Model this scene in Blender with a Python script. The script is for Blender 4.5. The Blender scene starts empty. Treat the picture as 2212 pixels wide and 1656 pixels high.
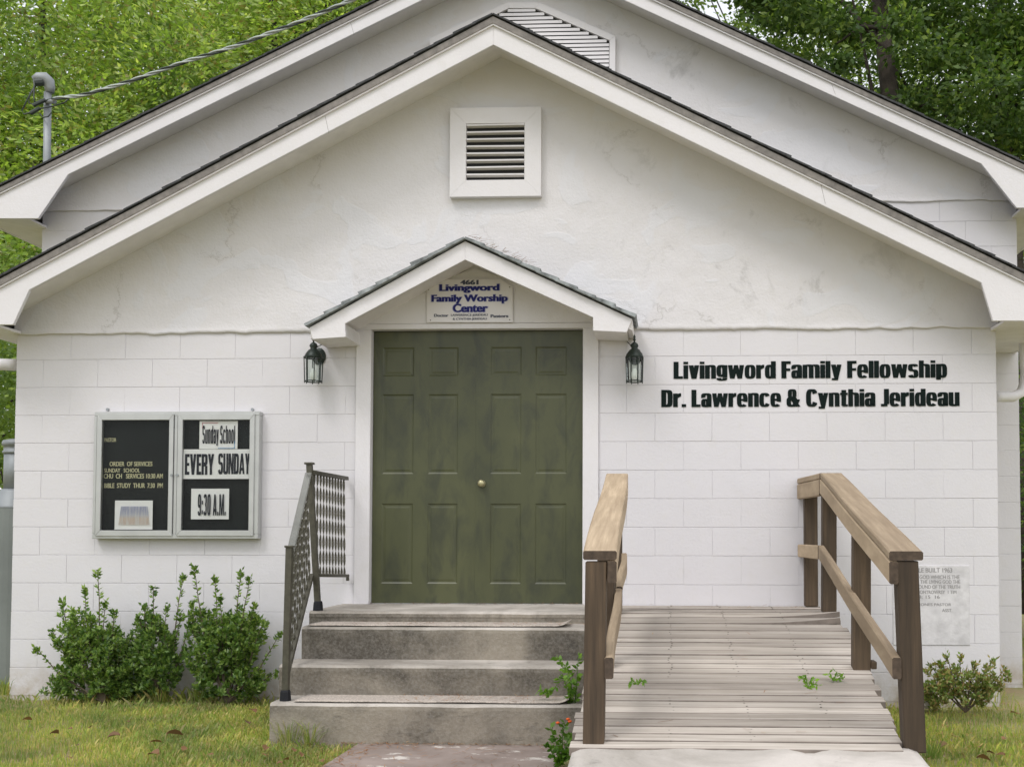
import bpy, bmesh, math, random
import numpy as np
from mathutils import Vector, Matrix, noise
random.seed(7); rng = np.random.default_rng(7)
S = bpy.context.scene; COL = S.collection

# ------------------------------------------------------------------ camera
FPX, PXX, PXY, W_, H_ = 2429.6, 1337.2, 1057.0, 2212.0, 1656.0
PIT, YAW, ROL, EYE, DIST = 0.0394, 0.0423, 0.0009, 1.1715, 8.0
cx, sx, cy, sy, cr, sr = math.cos(PIT), math.sin(PIT), math.cos(YAW), math.sin(YAW), math.cos(ROL), math.sin(ROL)
CM = (Matrix(((cr,0,sr),(0,1,0),(-sr,0,cr))) @ Matrix(((1,0,0),(0,cx,sx),(0,-sx,cx))) @ Matrix(((cy,sy,0),(-sy,cy,0),(0,0,1))))
CT = CM.transposed(); CO = Vector((0,-DIST,EYE))
cd = bpy.data.cameras.new('camera'); cam = bpy.data.objects.new('camera', cd); COL.objects.link(cam)
cd.sensor_width = 36; cd.sensor_fit = 'HORIZONTAL'; cd.lens = FPX/W_*36
cd.shift_x = (W_/2-PXX)/W_; cd.shift_y = (PXY-H_/2)/W_
cd.clip_start = 0.05; cd.clip_end = 600
R = Matrix((CM[0], CM[2], -CM[1])).transposed().to_4x4(); R.translation = CO
cam.matrix_world = R; S.camera = cam
def ray(x, y): return CT @ Vector(((x-PXX)/FPX, 1, -(y-PXY)/FPX))
def at(x, y, Y):                      # measured point of the photo at a known depth
    d = ray(x, y); return CO + d*((Y+DIST)/d.y)
def atz(x, y, Z):                     # ... or at a known height
    d = ray(x, y); return CO + d*((Z-EYE)/d.z)

# ------------------------------------------------------------------ light
SUN_EL, SUN_AZ = math.radians(52), math.radians(-32)   # high, from front left
w = bpy.data.worlds.new('World'); S.world = w; w.use_nodes = True
nt = w.node_tree; nt.nodes.clear()
sk = nt.nodes.new('ShaderNodeTexSky'); sk.sky_type = 'NISHITA'; sk.sun_disc = False
sk.sun_elevation = SUN_EL; sk.sun_rotation = math.radians(180) - SUN_AZ*-1; sk.dust_density = 3.0; sk.air_density = 1.0
hs = nt.nodes.new('ShaderNodeHueSaturation'); hs.inputs['Saturation'].default_value = 0.42; hs.inputs['Value'].default_value = 1.2
bg = nt.nodes.new('ShaderNodeBackground'); bg.inputs[1].default_value = 0.15
wo = nt.nodes.new('ShaderNodeOutputWorld')
nt.links.new(sk.outputs[0], hs.inputs['Color']); mxs = nt.nodes.new('ShaderNodeMix'); mxs.data_type = 'RGBA'; mxs.inputs[0].default_value = 0.5; mxs.inputs[7].default_value = (9.6,9.7,10.0,1)   # even cloud cover over the clear-sky model
nt.links.new(hs.outputs[0], mxs.inputs[6]); nt.links.new(mxs.outputs[2], bg.inputs[0]); nt.links.new(bg.outputs[0], wo.inputs[0])
sl = bpy.data.lights.new('sun','SUN'); sl.energy = 1.25; sl.angle = math.radians(18); sl.color = (1,0.965,0.945)
sun = bpy.data.objects.new('sun', sl); COL.objects.link(sun)
sdir = Vector((math.sin(SUN_AZ)*math.cos(SUN_EL), -math.cos(SUN_AZ)*math.cos(SUN_EL), math.sin(SUN_EL)))
sun.rotation_euler = sdir.to_track_quat('Z','Y').to_euler(); sun.location = (0,0,20)
S.view_settings.view_transform = 'Standard'; S.view_settings.look = 'None'
S.view_settings.exposure = 0.08; S.view_settings.gamma = 1; S.view_settings.use_curve_mapping = False
S.render.engine = 'CYCLES'; S.cycles.max_bounces = 6; S.cycles.transparent_max_bounces = 12

# ------------------------------------------------------------------ materials
def newmat(name):
    m = bpy.data.materials.new(name); m.use_nodes = True
    return m, m.node_tree, m.node_tree.nodes['Principled BSDF']
def nd(nt, typ, **kw):
    n = nt.nodes.new(typ)
    for k, v in kw.items():
        if k in n.inputs: n.inputs[k].default_value = v
        else: setattr(n, k, v)
    return n
def ramp(nt, fac, stops):
    r = nt.nodes.new('ShaderNodeValToRGB'); e = r.color_ramp.elements
    while len(e) < len(stops): e.new(0.5)
    for i, (p, c) in enumerate(stops):
        e[i].position = p; e[i].color = (*c, 1) if len(c) == 3 else c
    nt.links.new(fac, r.inputs[0]); return r.outputs[0]
def coords(nt, scale=(1,1,1), obj=False):
    tc = nt.nodes.new('ShaderNodeTexCoord'); mp = nt.nodes.new('ShaderNodeMapping'); mp.inputs['Scale'].default_value = scale
    if obj: nt.links.new(tc.outputs['Object'], mp.inputs[0])
    else:
        g = nt.nodes.new('ShaderNodeNewGeometry'); nt.links.new(g.outputs['Position'], mp.inputs[0])
    return mp.outputs[0]
def noi(nt, vec, scale, detail=6, rough=0.6, dist=0.0):
    n = nd(nt, 'ShaderNodeTexNoise', Scale=scale, Detail=detail, Roughness=rough, Distortion=dist)
    nt.links.new(vec, n.inputs['Vector']); return n.outputs['Fac']
def mixc(nt, fac, a, b, mode='MIX'):
    m = nt.nodes.new('ShaderNodeMix'); m.data_type = 'RGBA'; m.blend_type = mode
    for s, v in ((0, fac), (6, a), (7, b)):
        if hasattr(v, 'is_output'): nt.links.new(v, m.inputs[s])
        elif s == 0: m.inputs[0].default_value = v
        else: m.inputs[s].default_value = (*v, 1)
    return m.outputs[2]
def math_(nt, op, a, b=0.0):
    m = nt.nodes.new('ShaderNodeMath'); m.operation = op
    for i, v in enumerate((a, b)):
        if hasattr(v, 'is_output'): nt.links.new(v, m.inputs[i])
        else: m.inputs[i].default_value = v
    return m.outputs[0]
def bump(nt, bs, h, strength=0.3, dist=0.01):
    b = nd(nt, 'ShaderNodeBump', Strength=strength, Distance=dist)
    nt.links.new(h, b.inputs['Height']); nt.links.new(b.outputs[0], bs.inputs['Normal'])
def simple(name, c, rough=0.6, metal=0.0, var=0.12, nscale=8, b=0.1, bd=0.004, bscale=60):
    m, t, p = newmat(name); v = coords(t)
    n = noi(t, v, nscale)
    lo = tuple(x*(1-var) for x in c); hi = tuple(min(1, x*(1+var)) for x in c)
    t.links.new(ramp(t, n, [(0.3, lo), (0.7, hi)]), p.inputs['Base Color'])
    p.inputs['Roughness'].default_value = rough; p.inputs['Metallic'].default_value = metal
    if b: bump(t, p, noi(t, v, bscale, 4), b, bd)
    return m
def wall_paint(name, base=(0.655,0.642,0.665), stucco=False):
    m, t, p = newmat(name); v = coords(t)
    g = nt_sep(t)
    big = noi(t, v, 0.9, 5, 0.6); fine = noi(t, v, 14, 6, 0.65)
    c = mixc(t, ramp(t, big, [(0.35,(0,0,0)),(0.7,(1,1,1))]), tuple(x*0.94 for x in base), base)
    c = mixc(t, ramp(t, fine, [(0.5,(0,0,0)),(0.8,(0.35,0.35,0.35))]), c, (0.62,0.60,0.56))
    # dark smears of grime with a ragged outline
    d = noi(t, coords(t, (1,1,0.7)), 2.6, 9, 0.72, 0.6)
    gr = ramp(t, d, [(0.56,(0,0,0)),(0.70,(0.55,0.55,0.55))])
    if stucco:      # weathered zone to the right of the vent
        mk = math_(t, 'MULTIPLY', smooth(t, g[0], -0.9, 0.3), math_(t, 'SUBTRACT', 1.0, smooth(t, g[0], 1.1, 2.0)))
        gr = math_(t, 'MULTIPLY', gr, math_(t, 'ADD', 0.10, math_(t,'MULTIPLY',mk,1.5)))
    else: gr = math_(t, 'MULTIPLY', gr, 0.14)
    c = mixc(t, gr, c, (0.40,0.39,0.385))
    if not stucco:  # splashed soil just above the ground
        so = math_(t, 'MULTIPLY', math_(t, 'SUBTRACT', 1.0, smooth(t, g[2], 0.0, 0.30)), ramp(t, noi(t, v, 7, 7, .7), [(0.35,(0.1,0.1,0.1)),(0.65,(1,1,1))]))
        c = mixc(t, so, c, (0.40,0.34,0.27))
    vo = t.nodes.new('ShaderNodeTexVoronoi'); vo.feature = 'DISTANCE_TO_EDGE'; vo.inputs['Scale'].default_value = 0.85 if stucco else 0.5
    wv = t.nodes.new('ShaderNodeVectorMath'); wv.operation = 'ADD'; nn = nd(t, 'ShaderNodeTexNoise', Scale=3.0, Detail=8, Roughness=0.7); t.links.new(v, nn.inputs['Vector'])
    sc_ = t.nodes.new('ShaderNodeVectorMath'); sc_.operation = 'SCALE'; sc_.inputs['Scale'].default_value = 0.55; t.links.new(nn.outputs['Color'], sc_.inputs[0])
    t.links.new(v, wv.inputs[0]); t.links.new(sc_.outputs[0], wv.inputs[1]); t.links.new(wv.outputs[0], vo.inputs['Vector'])
    ck = math_(t, 'MULTIPLY', ramp(t, vo.outputs['Distance'], [(0.0,(1,1,1)),(0.010,(0,0,0))]), ramp(t, noi(t, v, 1.3, 4), [(0.50,(0,0,0)),(0.58,(1,1,1))]))
    c = mixc(t, math_(t,'MULTIPLY', ck, 0.42 if stucco else 0.0), c, (0.33,0.31,0.29))
    # hand-sized patches of old repairs, slightly bluer white
    pt = ramp(t, noi(t, coords(t,(1,1,1.3)), 1.9, 3, 0.5, 0.8), [(0.53,(0,0,0)),(0.56,(0.5,0.5,0.5))])
    c = mixc(t, pt if stucco else 0.0, c, (0.66,0.665,0.70))
    t.links.new(c, p.inputs['Base Color']); p.inputs['Roughness'].default_value = 0.62
    h = math_(t, 'ADD', noi(t, v, 55, 5, 0.6), math_(t, 'MULTIPLY', noi(t, v, 4 if stucco else 12, 6, 0.6), 3.2 if stucco else 0.5))
    if stucco: h = math_(t, 'SUBTRACT', math_(t, 'ADD', h, math_(t,'MULTIPLY', pt, 1.0)), math_(t,'MULTIPLY', ck, 0.8))
    bump(t, p, h, 0.30 if stucco else 0.3, 0.010 if stucco else 0.006)
    return m
def nt_sep(t):
    g = t.nodes.new('ShaderNodeNewGeometry'); s = t.nodes.new('ShaderNodeSeparateXYZ'); t.links.new(g.outputs['Position'], s.inputs[0]); return s.outputs
def smooth(t, v, a, b):
    m = t.nodes.new('ShaderNodeMapRange'); m.interpolation_type = 'SMOOTHSTEP'
    m.inputs[1].default_value = a; m.inputs[2].default_value = b; t.links.new(v, m.inputs[0]); return m.outputs[0]
def wood(name, light, dark, axis, rough=0.8, gscale=1.0, rand=True):
    # grain stretched along one axis
    m, t, p = newmat(name); sc = [38*gscale]*3; sc[axis] = 1.6*gscale; sc[2] = 7.0 if axis == 1 else sc[2]
    v = coords(t, tuple(sc)); n = noi(t, v, 1.0, 8, 0.65, 0.12); n2 = noi(t, coords(t), 1.6, 4)
    c = ramp(t, n, [(0.30, dark), (0.52, tuple((a+b)/2 for a, b in zip(light, dark))), (0.68, light)])
    c = mixc(t, ramp(t, n2, [(0.3,(0,0,0)),(0.75,(0.55,0.55,0.55))]), c, tuple(x*0.8 for x in dark))
    if rand:
        oi = t.nodes.new('ShaderNodeObjectInfo'); c = mixc(t, 1.0, c, ramp(t, oi.outputs['Random'], [(0,(0.60,0.585,0.57)),(1,(1.0,0.99,0.98))]), 'MULTIPLY')
    t.links.new(c, p.inputs['Base Color']); p.inputs['Roughness'].default_value = rough
    bump(t, p, n, 0.5, 0.004); return m
def concrete(name, base, dark):
    m, t, p = newmat(name); v = coords(t)
    a = noi(t, v, 1.6, 8, 0.6, 0.6); b = noi(t, v, 60, 4, 0.7); d = noi(t, coords(t,(1,1,2.2)), 5, 7, 0.7)
    c = ramp(t, a, [(0.37, dark), (0.5, tuple((x+y)/2 for x, y in zip(base, dark))), (0.60, base)])
    c = mixc(t, ramp(t, d, [(0.57,(0,0,0)),(0.72,(0.7,0.7,0.7))]), c, tuple(x*0.45 for x in dark))
    c = mixc(t, ramp(t, b, [(0.4,(0,0,0)),(0.75,(0.25,0.25,0.25))]), c, (0.5,0.48,0.44))
    # nosings scuffed pale where they are walked on: faces that look up are trodden clean
    t.links.new(c, p.inputs['Base Color']); p.inputs['Roughness'].default_value = 0.9
    bump(t, p, math_(t,'ADD', b, math_(t,'MULTIPLY', d, 1.5)), 0.5, 0.008); return m
def leafmat(name, cols, trans=0.35, rough=0.5, spec=0.4, ns=0.45):
    m, t, p = newmat(name); t.nodes.remove(p)
    g = t.nodes.new('ShaderNodeNewGeometry')
    c = ramp(t, g.outputs['Random Per Island'], [(i/(len(cols)-1), x) for i, x in enumerate(cols)])
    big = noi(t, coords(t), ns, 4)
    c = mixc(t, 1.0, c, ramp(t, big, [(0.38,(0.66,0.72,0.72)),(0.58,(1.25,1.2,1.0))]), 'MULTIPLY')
    p = t.nodes.new('ShaderNodeBsdfPrincipled'); p.inputs['Roughness'].default_value = rough; p.inputs['Specular IOR Level'].default_value = spec
    tr = t.nodes.new('ShaderNodeBsdfTranslucent'); mx = t.nodes.new('ShaderNodeMixShader'); mx.inputs[0].default_value = trans
    t.links.new(c, p.inputs['Base Color']); t.links.new(mixc(t, 1.0, c, (1.25,1.35,0.6), 'MULTIPLY'), tr.inputs[0])
    t.links.new(p.outputs[0], mx.inputs[1]); t.links.new(tr.outputs[0], mx.inputs[2]); t.links.new(mx.outputs[0], t.nodes['Material Output'].inputs[0])
    return m
def flat(name, c, rough=0.7):
    m, t, p = newmat(name); p.inputs['Specular IOR Level'].default_value = 0.25; p.inputs['Base Color'].default_value = (*c, 1); p.inputs['Roughness'].default_value = rough; return m
def glassmat(name, tint=(1,1,1), base=0.03):
    m, t, p = newmat(name); t.nodes.remove(p)
    tr = nd(t, 'ShaderNodeBsdfTransparent'); tr.inputs[0].default_value = (*tint, 1)
    gl = nd(t, 'ShaderNodeBsdfGlossy', Roughness=0.02); fr = nd(t, 'ShaderNodeFresnel', IOR=1.22)
    mx = t.nodes.new('ShaderNodeMixShader'); t.links.new(math_(t,'ADD',fr.outputs[0],base), mx.inputs[0]); t.links.new(tr.outputs[0], mx.inputs[1]); t.links.new(gl.outputs[0], mx.inputs[2])
    t.links.new(mx.outputs[0], t.nodes['Material Output'].inputs[0]); return m

M = {}
M['block'] = wall_paint('painted_block'); M['stucco'] = wall_paint('painted_stucco', (0.675,0.66,0.67), True)
M['trim'] = wall_paint('painted_trim', (0.71,0.695,0.71))
M['soffit'] = simple('painted_soffit', (0.76,0.74,0.735), 0.6, var=0.06)
M['mould'] = simple('weathered_moulding', (0.19,0.175,0.16), 0.7, var=0.3, nscale=20)
M['shingle'] = simple('asphalt_shingle', (0.045,0.047,0.05), 0.9, var=0.5, nscale=30, b=0.5)
M['pshingle'] = simple('weathered_shingle', (0.23,0.25,0.255), 0.9, var=0.6, nscale=14, b=0.6)
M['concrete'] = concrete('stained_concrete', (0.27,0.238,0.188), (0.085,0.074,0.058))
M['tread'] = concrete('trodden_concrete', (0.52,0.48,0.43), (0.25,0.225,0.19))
M['pad'] = concrete('pale_concrete', (0.60,0.555,0.51), (0.36,0.33,0.29))
M['mat'] = simple('gritty_mat', (0.42,0.37,0.32), 0.95, var=0.45, nscale=90, b=0.6)
M['deck'] = wood('weathered_deck', (0.76,0.705,0.64), (0.40,0.355,0.30), 0)
M['deckedge'] = simple('shaded_board_edge', (0.20,0.17,0.145), 0.95, var=0.3)  # shade of the deck gaps, put into the colour of the board sides
M['post'] = wood('treated_post', (0.15,0.102,0.06), (0.048,0.033,0.020), 2)
M['rail'] = wood('sunbleached_rail', (0.64,0.51,0.35), (0.36,0.27,0.175), 1, gscale=0.9)
M['endgrain'] = simple('end_grain', (0.07,0.05,0.035), 0.9, var=0.4, nscale=40)
M['alu'] = simple('aluminium', (0.50,0.51,0.50), 0.42, 0.6, var=0.06, b=0.02)
M['galv'] = simple('galvanised', (0.27,0.29,0.30), 0.55, 0.3, var=0.15, nscale=6, b=0.03)
M['greymetal'] = simple('grey_cylinder_paint', (0.20,0.22,0.21), 0.5, 0.2, var=0.12, nscale=3)
M['board'] = simple('felt_board', (0.006,0.009,0.008), 0.95, var=0.4, nscale=3)
M['paper'] = simple('paper', (0.90,0.88,0.875), 0.8, var=0.03, b=0.0)
M['ink'] = flat('black_ink', (0.02,0.022,0.03)); M['pin'] = flat('cream_letters', (0.62,0.58,0.36))
M['caption_ink'] = flat('dark_green_caption', (0.002,0.008,0.007), 0.9)
M['navy'] = flat('navy_letters', (0.025,0.03,0.17)); M['halo'] = flat('lilac_outline', (0.42,0.42,0.60)); M['grey_ink'] = flat('grey_blue_ink', (0.09,0.10,0.14))
M['sign'] = simple('sign_panel', (0.72,0.70,0.71), 0.5, var=0.03, b=0)
M['iron'] = simple('brown_iron', (0.085,0.08,0.06), 0.45, 0.4, var=0.25, nscale=30)
M['railtop'] = simple('aluminium_cap', (0.36,0.37,0.35), 0.25, 0.7, var=0.1)
M['lantern'] = simple('verdigris_metal', (0.018,0.028,0.022), 0.45, 0.3, var=0.3, nscale=40)
M['rubber'] = flat('black_rubber', (0.012,0.013,0.016), 0.6)
M['glass'] = glassmat('lamp_glass', (0.93,0.97,0.94)); M['pane'] = glassmat('case_glass', (0.98,0.99,0.985), 0.0)
M['bulb'] = flat('frosted_bulb', (0.85,0.85,0.83), 0.3)
M['cable'] = simple('cable_sheath', (0.46,0.50,0.48), 0.4, 0.3, var=0.2); M['blackcable'] = simple('black_cable', (0.035,0.045,0.04), 0.45, var=0.2)
M['brass'] = simple('dull_brass', (0.40,0.37,0.22), 0.35, 0.7, var=0.1)
M['bark'] = simple('bark', (0.045,0.036,0.028), 0.95, var=0.5, nscale=5, b=0.9, bd=0.03, bscale=9)
M['twig'] = simple('twig', (0.09,0.07,0.045), 0.9, var=0.3, b=0)
M['dead'] = leafmat('dry_leaf', [(0.24,0.11,0.04),(0.42,0.25,0.12),(0.13,0.06,0.03),(0.50,0.36,0.22)], 0.1, 0.7)
M['straw'] = leafmat('pine_straw', [(0.30,0.14,0.06),(0.22,0.09,0.04),(0.40,0.26,0.14)], 0.1, 0.8)
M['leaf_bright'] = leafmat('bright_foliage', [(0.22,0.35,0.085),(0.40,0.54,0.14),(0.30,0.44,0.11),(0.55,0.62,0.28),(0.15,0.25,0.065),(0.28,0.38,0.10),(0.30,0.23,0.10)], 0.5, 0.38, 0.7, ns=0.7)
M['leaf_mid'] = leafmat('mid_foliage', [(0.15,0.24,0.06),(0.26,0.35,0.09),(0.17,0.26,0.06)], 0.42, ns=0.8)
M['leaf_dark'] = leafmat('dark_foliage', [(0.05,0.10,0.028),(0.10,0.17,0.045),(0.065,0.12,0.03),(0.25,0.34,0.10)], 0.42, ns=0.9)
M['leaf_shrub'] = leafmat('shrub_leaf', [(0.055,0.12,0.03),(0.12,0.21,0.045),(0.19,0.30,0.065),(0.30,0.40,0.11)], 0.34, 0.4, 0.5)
M['leaf_azalea'] = leafmat('azalea_leaf', [(0.11,0.19,0.04),(0.20,0.27,0.08),(0.30,0.21,0.10),(0.12,0.22,0.05)], 0.25)
M['leaf_vine'] = leafmat('vine_leaf', [(0.11,0.24,0.035),(0.20,0.36,0.04),(0.13,0.25,0.06)], 0.35)
M['petal'] = flat('orange_petal', (0.75,0.13,0.03))
M['grass'] = leafmat('grass_blade', [(0.18,0.28,0.06),(0.29,0.38,0.09),(0.50,0.43,0.22),(0.22,0.32,0.07),(0.42,0.45,0.11),(0.48,0.36,0.18)], 0.3, 0.6, ns=1.7)
M['stone'] = simple('worn_plaque', (0.60,0.59,0.60), 0.85, var=0.20, nscale=9, b=0.5, bscale=40)
M['stone_ink'] = flat('cut_letter_dirt', (0.30,0.29,0.29), 0.9)
def doormat_():
    m, t, p = newmat('olive_door_paint'); v = coords(t)
    n = noi(t, coords(t,(1,1,0.5)), 1.7, 5, 0.6); f = noi(t, v, 30, 5)
    c = ramp(t, n, [(0.3,(0.044,0.050,0.021)),(0.5,(0.062,0.068,0.028)),(0.72,(0.080,0.086,0.036))])
    s = noi(t, coords(t,(2.2,1,0.9)), 3.4, 7, 0.62, 0.5)
    c = mixc(t, ramp(t, s, [(0.47,(0,0,0)),(0.66,(0.65,0.65,0.65))]), c, (0.026,0.031,0.019))
    t.links.new(c, p.inputs['Base Color']); p.inputs['Roughness'].default_value = 0.42
    bump(t, p, f, 0.06, 0.002); return m
M['door'] = doormat_()
def ground_():
    m, t, p = newmat('lawn_soil'); v = coords(t)
    n = noi(t, v, 1.8, 7, 0.7); n2 = noi(t, v, 22, 6, 0.7)
    c = ramp(t, n, [(0.34,(0.30,0.21,0.12)),(0.47,(0.26,0.24,0.10)),(0.6,(0.20,0.25,0.06))])
    c = mixc(t, ramp(t, n2, [(0.35,(0,0,0)),(0.7,(0.7,0.7,0.7))]), c, (0.34,0.26,0.15))
    t.links.new(c, p.inputs['Base Color']); p.inputs['Roughness'].default_value = 0.95
    bump(t, p, n2, 0.8, 0.02); return m
M['soil'] = ground_()
def path_():
    m, t, p = newmat('worn_red_path'); v = coords(t)
    n = noi(t, coords(t,(0.55,1,1)), 7, 7, 0.7); n2 = noi(t, v, 3, 5)
    c = ramp(t, n2, [(0.3,(0.22,0.175,0.15)),(0.7,(0.33,0.27,0.24))])
    c = mixc(t, ramp(t, n, [(0.60,(0,0,0)),(0.63,(1,1,1))]), c, (0.60,0.56,0.51))
    t.links.new(c, p.inputs['Base Color']); p.inputs['Roughness'].default_value = 0.85
    bump(t, p, n, 0.4, 0.006); return m
M['path'] = path_()
def picture_():
    m, t, p = newmat('printed_picture'); v = coords(t, (1,1,1)); s = nt_sep(t)
    n = noi(t, coords(t,(90,1,6)), 1.0, 5, 0.7); zz = smooth(t, s[2], 1.23, 1.36)
    c = ramp(t, zz, [(0.0,(0.62,0.50,0.44)),(0.3,(0.64,0.50,0.40)),(0.6,(0.50,0.50,0.58)),(1,(0.26,0.28,0.45))])
    c = mixc(t, ramp(t, n, [(0.45,(0,0,0)),(0.6,(0.8,0.8,0.8))]), c, (0.68,0.66,0.65))
    t.links.new(c, p.inputs['Base Color']); p.inputs['Roughness'].default_value = 0.7; return m
M['picture'] = picture_()

# ------------------------------------------------------------------ object helpers
WL = {}
def tag(o, label=None, cat=None, group=None, kind=None):
    for k, v in (('label',label),('category',cat),('group',group),('kind',kind)):
        if v: o[k] = v
    return o
def thing(name, loc, label, cat, group=None):
    o = bpy.data.objects.new(name, None); o.empty_display_size = 0.2; COL.objects.link(o)
    o.location = Vector(loc); WL[o] = Vector(loc); return tag(o, label, cat, group)
class MB:
    def __init__(s): s.v = []; s.f = []; s.mi = []
    def add(s, vs, fs, mi=0):
        b = len(s.v); s.v += [tuple(q) for q in vs]; s.f += [tuple(i+b for i in f) for f in fs]; s.mi += [mi]*len(fs); return s
    def box(s, x0,x1,y0,y1,z0,z1, mi=0):
        return s.add([(x0,y0,z0),(x1,y0,z0),(x1,y1,z0),(x0,y1,z0),(x0,y0,z1),(x1,y0,z1),(x1,y1,z1),(x0,y1,z1)],
                     [(0,3,2,1),(4,5,6,7),(0,1,5,4),(1,2,6,5),(2,3,7,6),(3,0,4,7)], mi)
    def hexa(s, a, b, mi=0):      # two matching quads a (front) and b (back)
        return s.add(list(a)+list(b), [(0,1,2,3),(7,6,5,4),(0,4,5,1),(1,5,6,2),(2,6,7,3),(3,7,4,0)], mi)
    def prism(s, pts, dy, mi=0):  # polygon of 3D points, pushed along +Y
        n = len(pts); v = [tuple(q) for q in pts]+[(q[0],q[1]+dy,q[2]) for q in pts]
        return s.add(v, [tuple(range(n)), tuple(range(2*n-1,n-1,-1))]+[(i,i+n,(i+1)%n+n,(i+1)%n) for i in range(n)], mi)
    def tube(s, pts, r, seg=8, mi=0, cap=True):
        pts = [Vector(q) for q in pts]; rr = r if isinstance(r,(list,tuple)) else [r]*len(pts); base = len(s.v)
        up = Vector((0.13,0.21,1)).normalized()
        for i, q in enumerate(pts):
            d = (pts[min(i+1,len(pts)-1)]-pts[max(i-1,0)]).normalized()
            a = d.cross(up); a = a.normalized() if a.length > 1e-3 else d.cross(Vector((1,0,0))).normalized(); b = d.cross(a)
            for k in range(seg):
                t = 2*math.pi*k/seg; s.v.append(tuple(q+(a*math.cos(t)+b*math.sin(t))*rr[i]))
        for i in range(len(pts)-1):
            for k in range(seg):
                s.f.append((base+i*seg+k, base+i*seg+(k+1)%seg, base+(i+1)*seg+(k+1)%seg, base+(i+1)*seg+k)); s.mi.append(mi)
        if cap:
            s.f.append(tuple(base+k for k in range(seg))[::-1]); s.f.append(tuple(base+(len(pts)-1)*seg+k for k in range(seg))); s.mi += [mi,mi]
        return s
    def lathe(s, c, prof, seg=16, mi=0):   # prof: (r, z) from bottom to top
        base = len(s.v)
        for r, z in prof:
            for k in range(seg):
                t = 2*math.pi*k/seg; s.v.append((c[0]+r*math.cos(t), c[1]+r*math.sin(t), c[2]+z))
        for i in range(len(prof)-1):
            for k in range(seg):
                s.f.append((base+i*seg+k, base+i*seg+(k+1)%seg, base+(i+1)*seg+(k+1)%seg, base+(i+1)*seg+k)); s.mi.append(mi)
        s.f.append(tuple(base+k for k in range(seg))[::-1]); s.f.append(tuple(base+(len(prof)-1)*seg+k for k in range(seg))); s.mi += [mi,mi]
        return s
def link(name, me, parent, loc, kind=None):
    o = bpy.data.objects.new(name, me); COL.objects.link(o); WL[o] = Vector(loc)
    o.parent = parent; o.location = Vector(loc) - (WL[parent] if parent else Vector())
    if kind: o['kind'] = kind
    return o
def build(name, mb, mats, parent=None, bevel=0, seg=1, shade=False, kind=None, fix=True):
    mats = mats if isinstance(mats, (list,tuple)) else [mats]
    v = np.array(mb.v, float); lo, hi = v.min(0), v.max(0); c = Vector(((lo[0]+hi[0])/2, (lo[1]+hi[1])/2, lo[2]))
    me = bpy.data.meshes.new(name); me.from_pydata([tuple(q) for q in (v-np.array(c))], [], mb.f)
    for m in mats: me.materials.append(m)
    me.polygons.foreach_set('material_index', mb.mi)
    if fix or bevel:
        bm = bmesh.new(); bm.from_mesh(me)
        if fix: bmesh.ops.recalc_face_normals(bm, faces=bm.faces)
        if bevel: bmesh.ops.bevel(bm, geom=bm.edges[:], offset=bevel, segments=seg, profile=0.6, affect='EDGES', clamp_overlap=True)
        bm.to_mesh(me); bm.free()
    if shade: me.polygons.foreach_set('use_smooth', [True]*len(me.polygons))
    return link(name, me, parent, c, kind)
def npmesh(name, V, F, mat, parent=None, kind=None, origin=None, smooth=False):
    V = np.asarray(V, np.float32).reshape(-1,3); F = np.asarray(F, np.int32); n, k = F.shape
    c = np.array(origin if origin is not None else ((V[:,0].min()+V[:,0].max())/2, (V[:,1].min()+V[:,1].max())/2, V[:,2].min()), np.float32)
    me = bpy.data.meshes.new(name); me.vertices.add(len(V)); me.vertices.foreach_set('co', (V-c).ravel())
    me.loops.add(n*k); me.loops.foreach_set('vertex_index', F.ravel()); me.polygons.add(n)
    me.polygons.foreach_set('loop_start', np.arange(0,n*k,k,dtype=np.int32)); me.polygons.foreach_set('loop_total', np.full(n,k,np.int32))
    me.update(calc_edges=True); me.materials.append(mat)
    if smooth: me.polygons.foreach_set('use_smooth', [True]*n)
    return link(name, me, parent, c.tolist(), kind)
def leaves(P, D, L, Wd, fold=0.25):   # diamond leaves at P pointing along D
    n = len(P); D = D/np.linalg.norm(D,axis=1,keepdims=True)
    r = rng.normal(size=(n,3)); side = np.cross(D, r); side /= np.linalg.norm(side,axis=1,keepdims=True)
    nr = np.cross(side, D); L = np.broadcast_to(L,(n,))[:,None]; Wd = np.broadcast_to(Wd,(n,))[:,None]
    a = P; b = P+D*L*0.45+side*Wd*0.5+nr*L*fold*0.3; c = P+D*L; d = P+D*L*0.45-side*Wd*0.5+nr*L*fold*0.3
    V = np.stack([a,b,c,d],1).reshape(-1,3); F = np.arange(4*n).reshape(n,4); return V, F
def rdir(n, up=0.3):
    d = rng.normal(size=(n,3)); d /= np.linalg.norm(d,axis=1,keepdims=True); d[:,2] += up; return d

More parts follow.
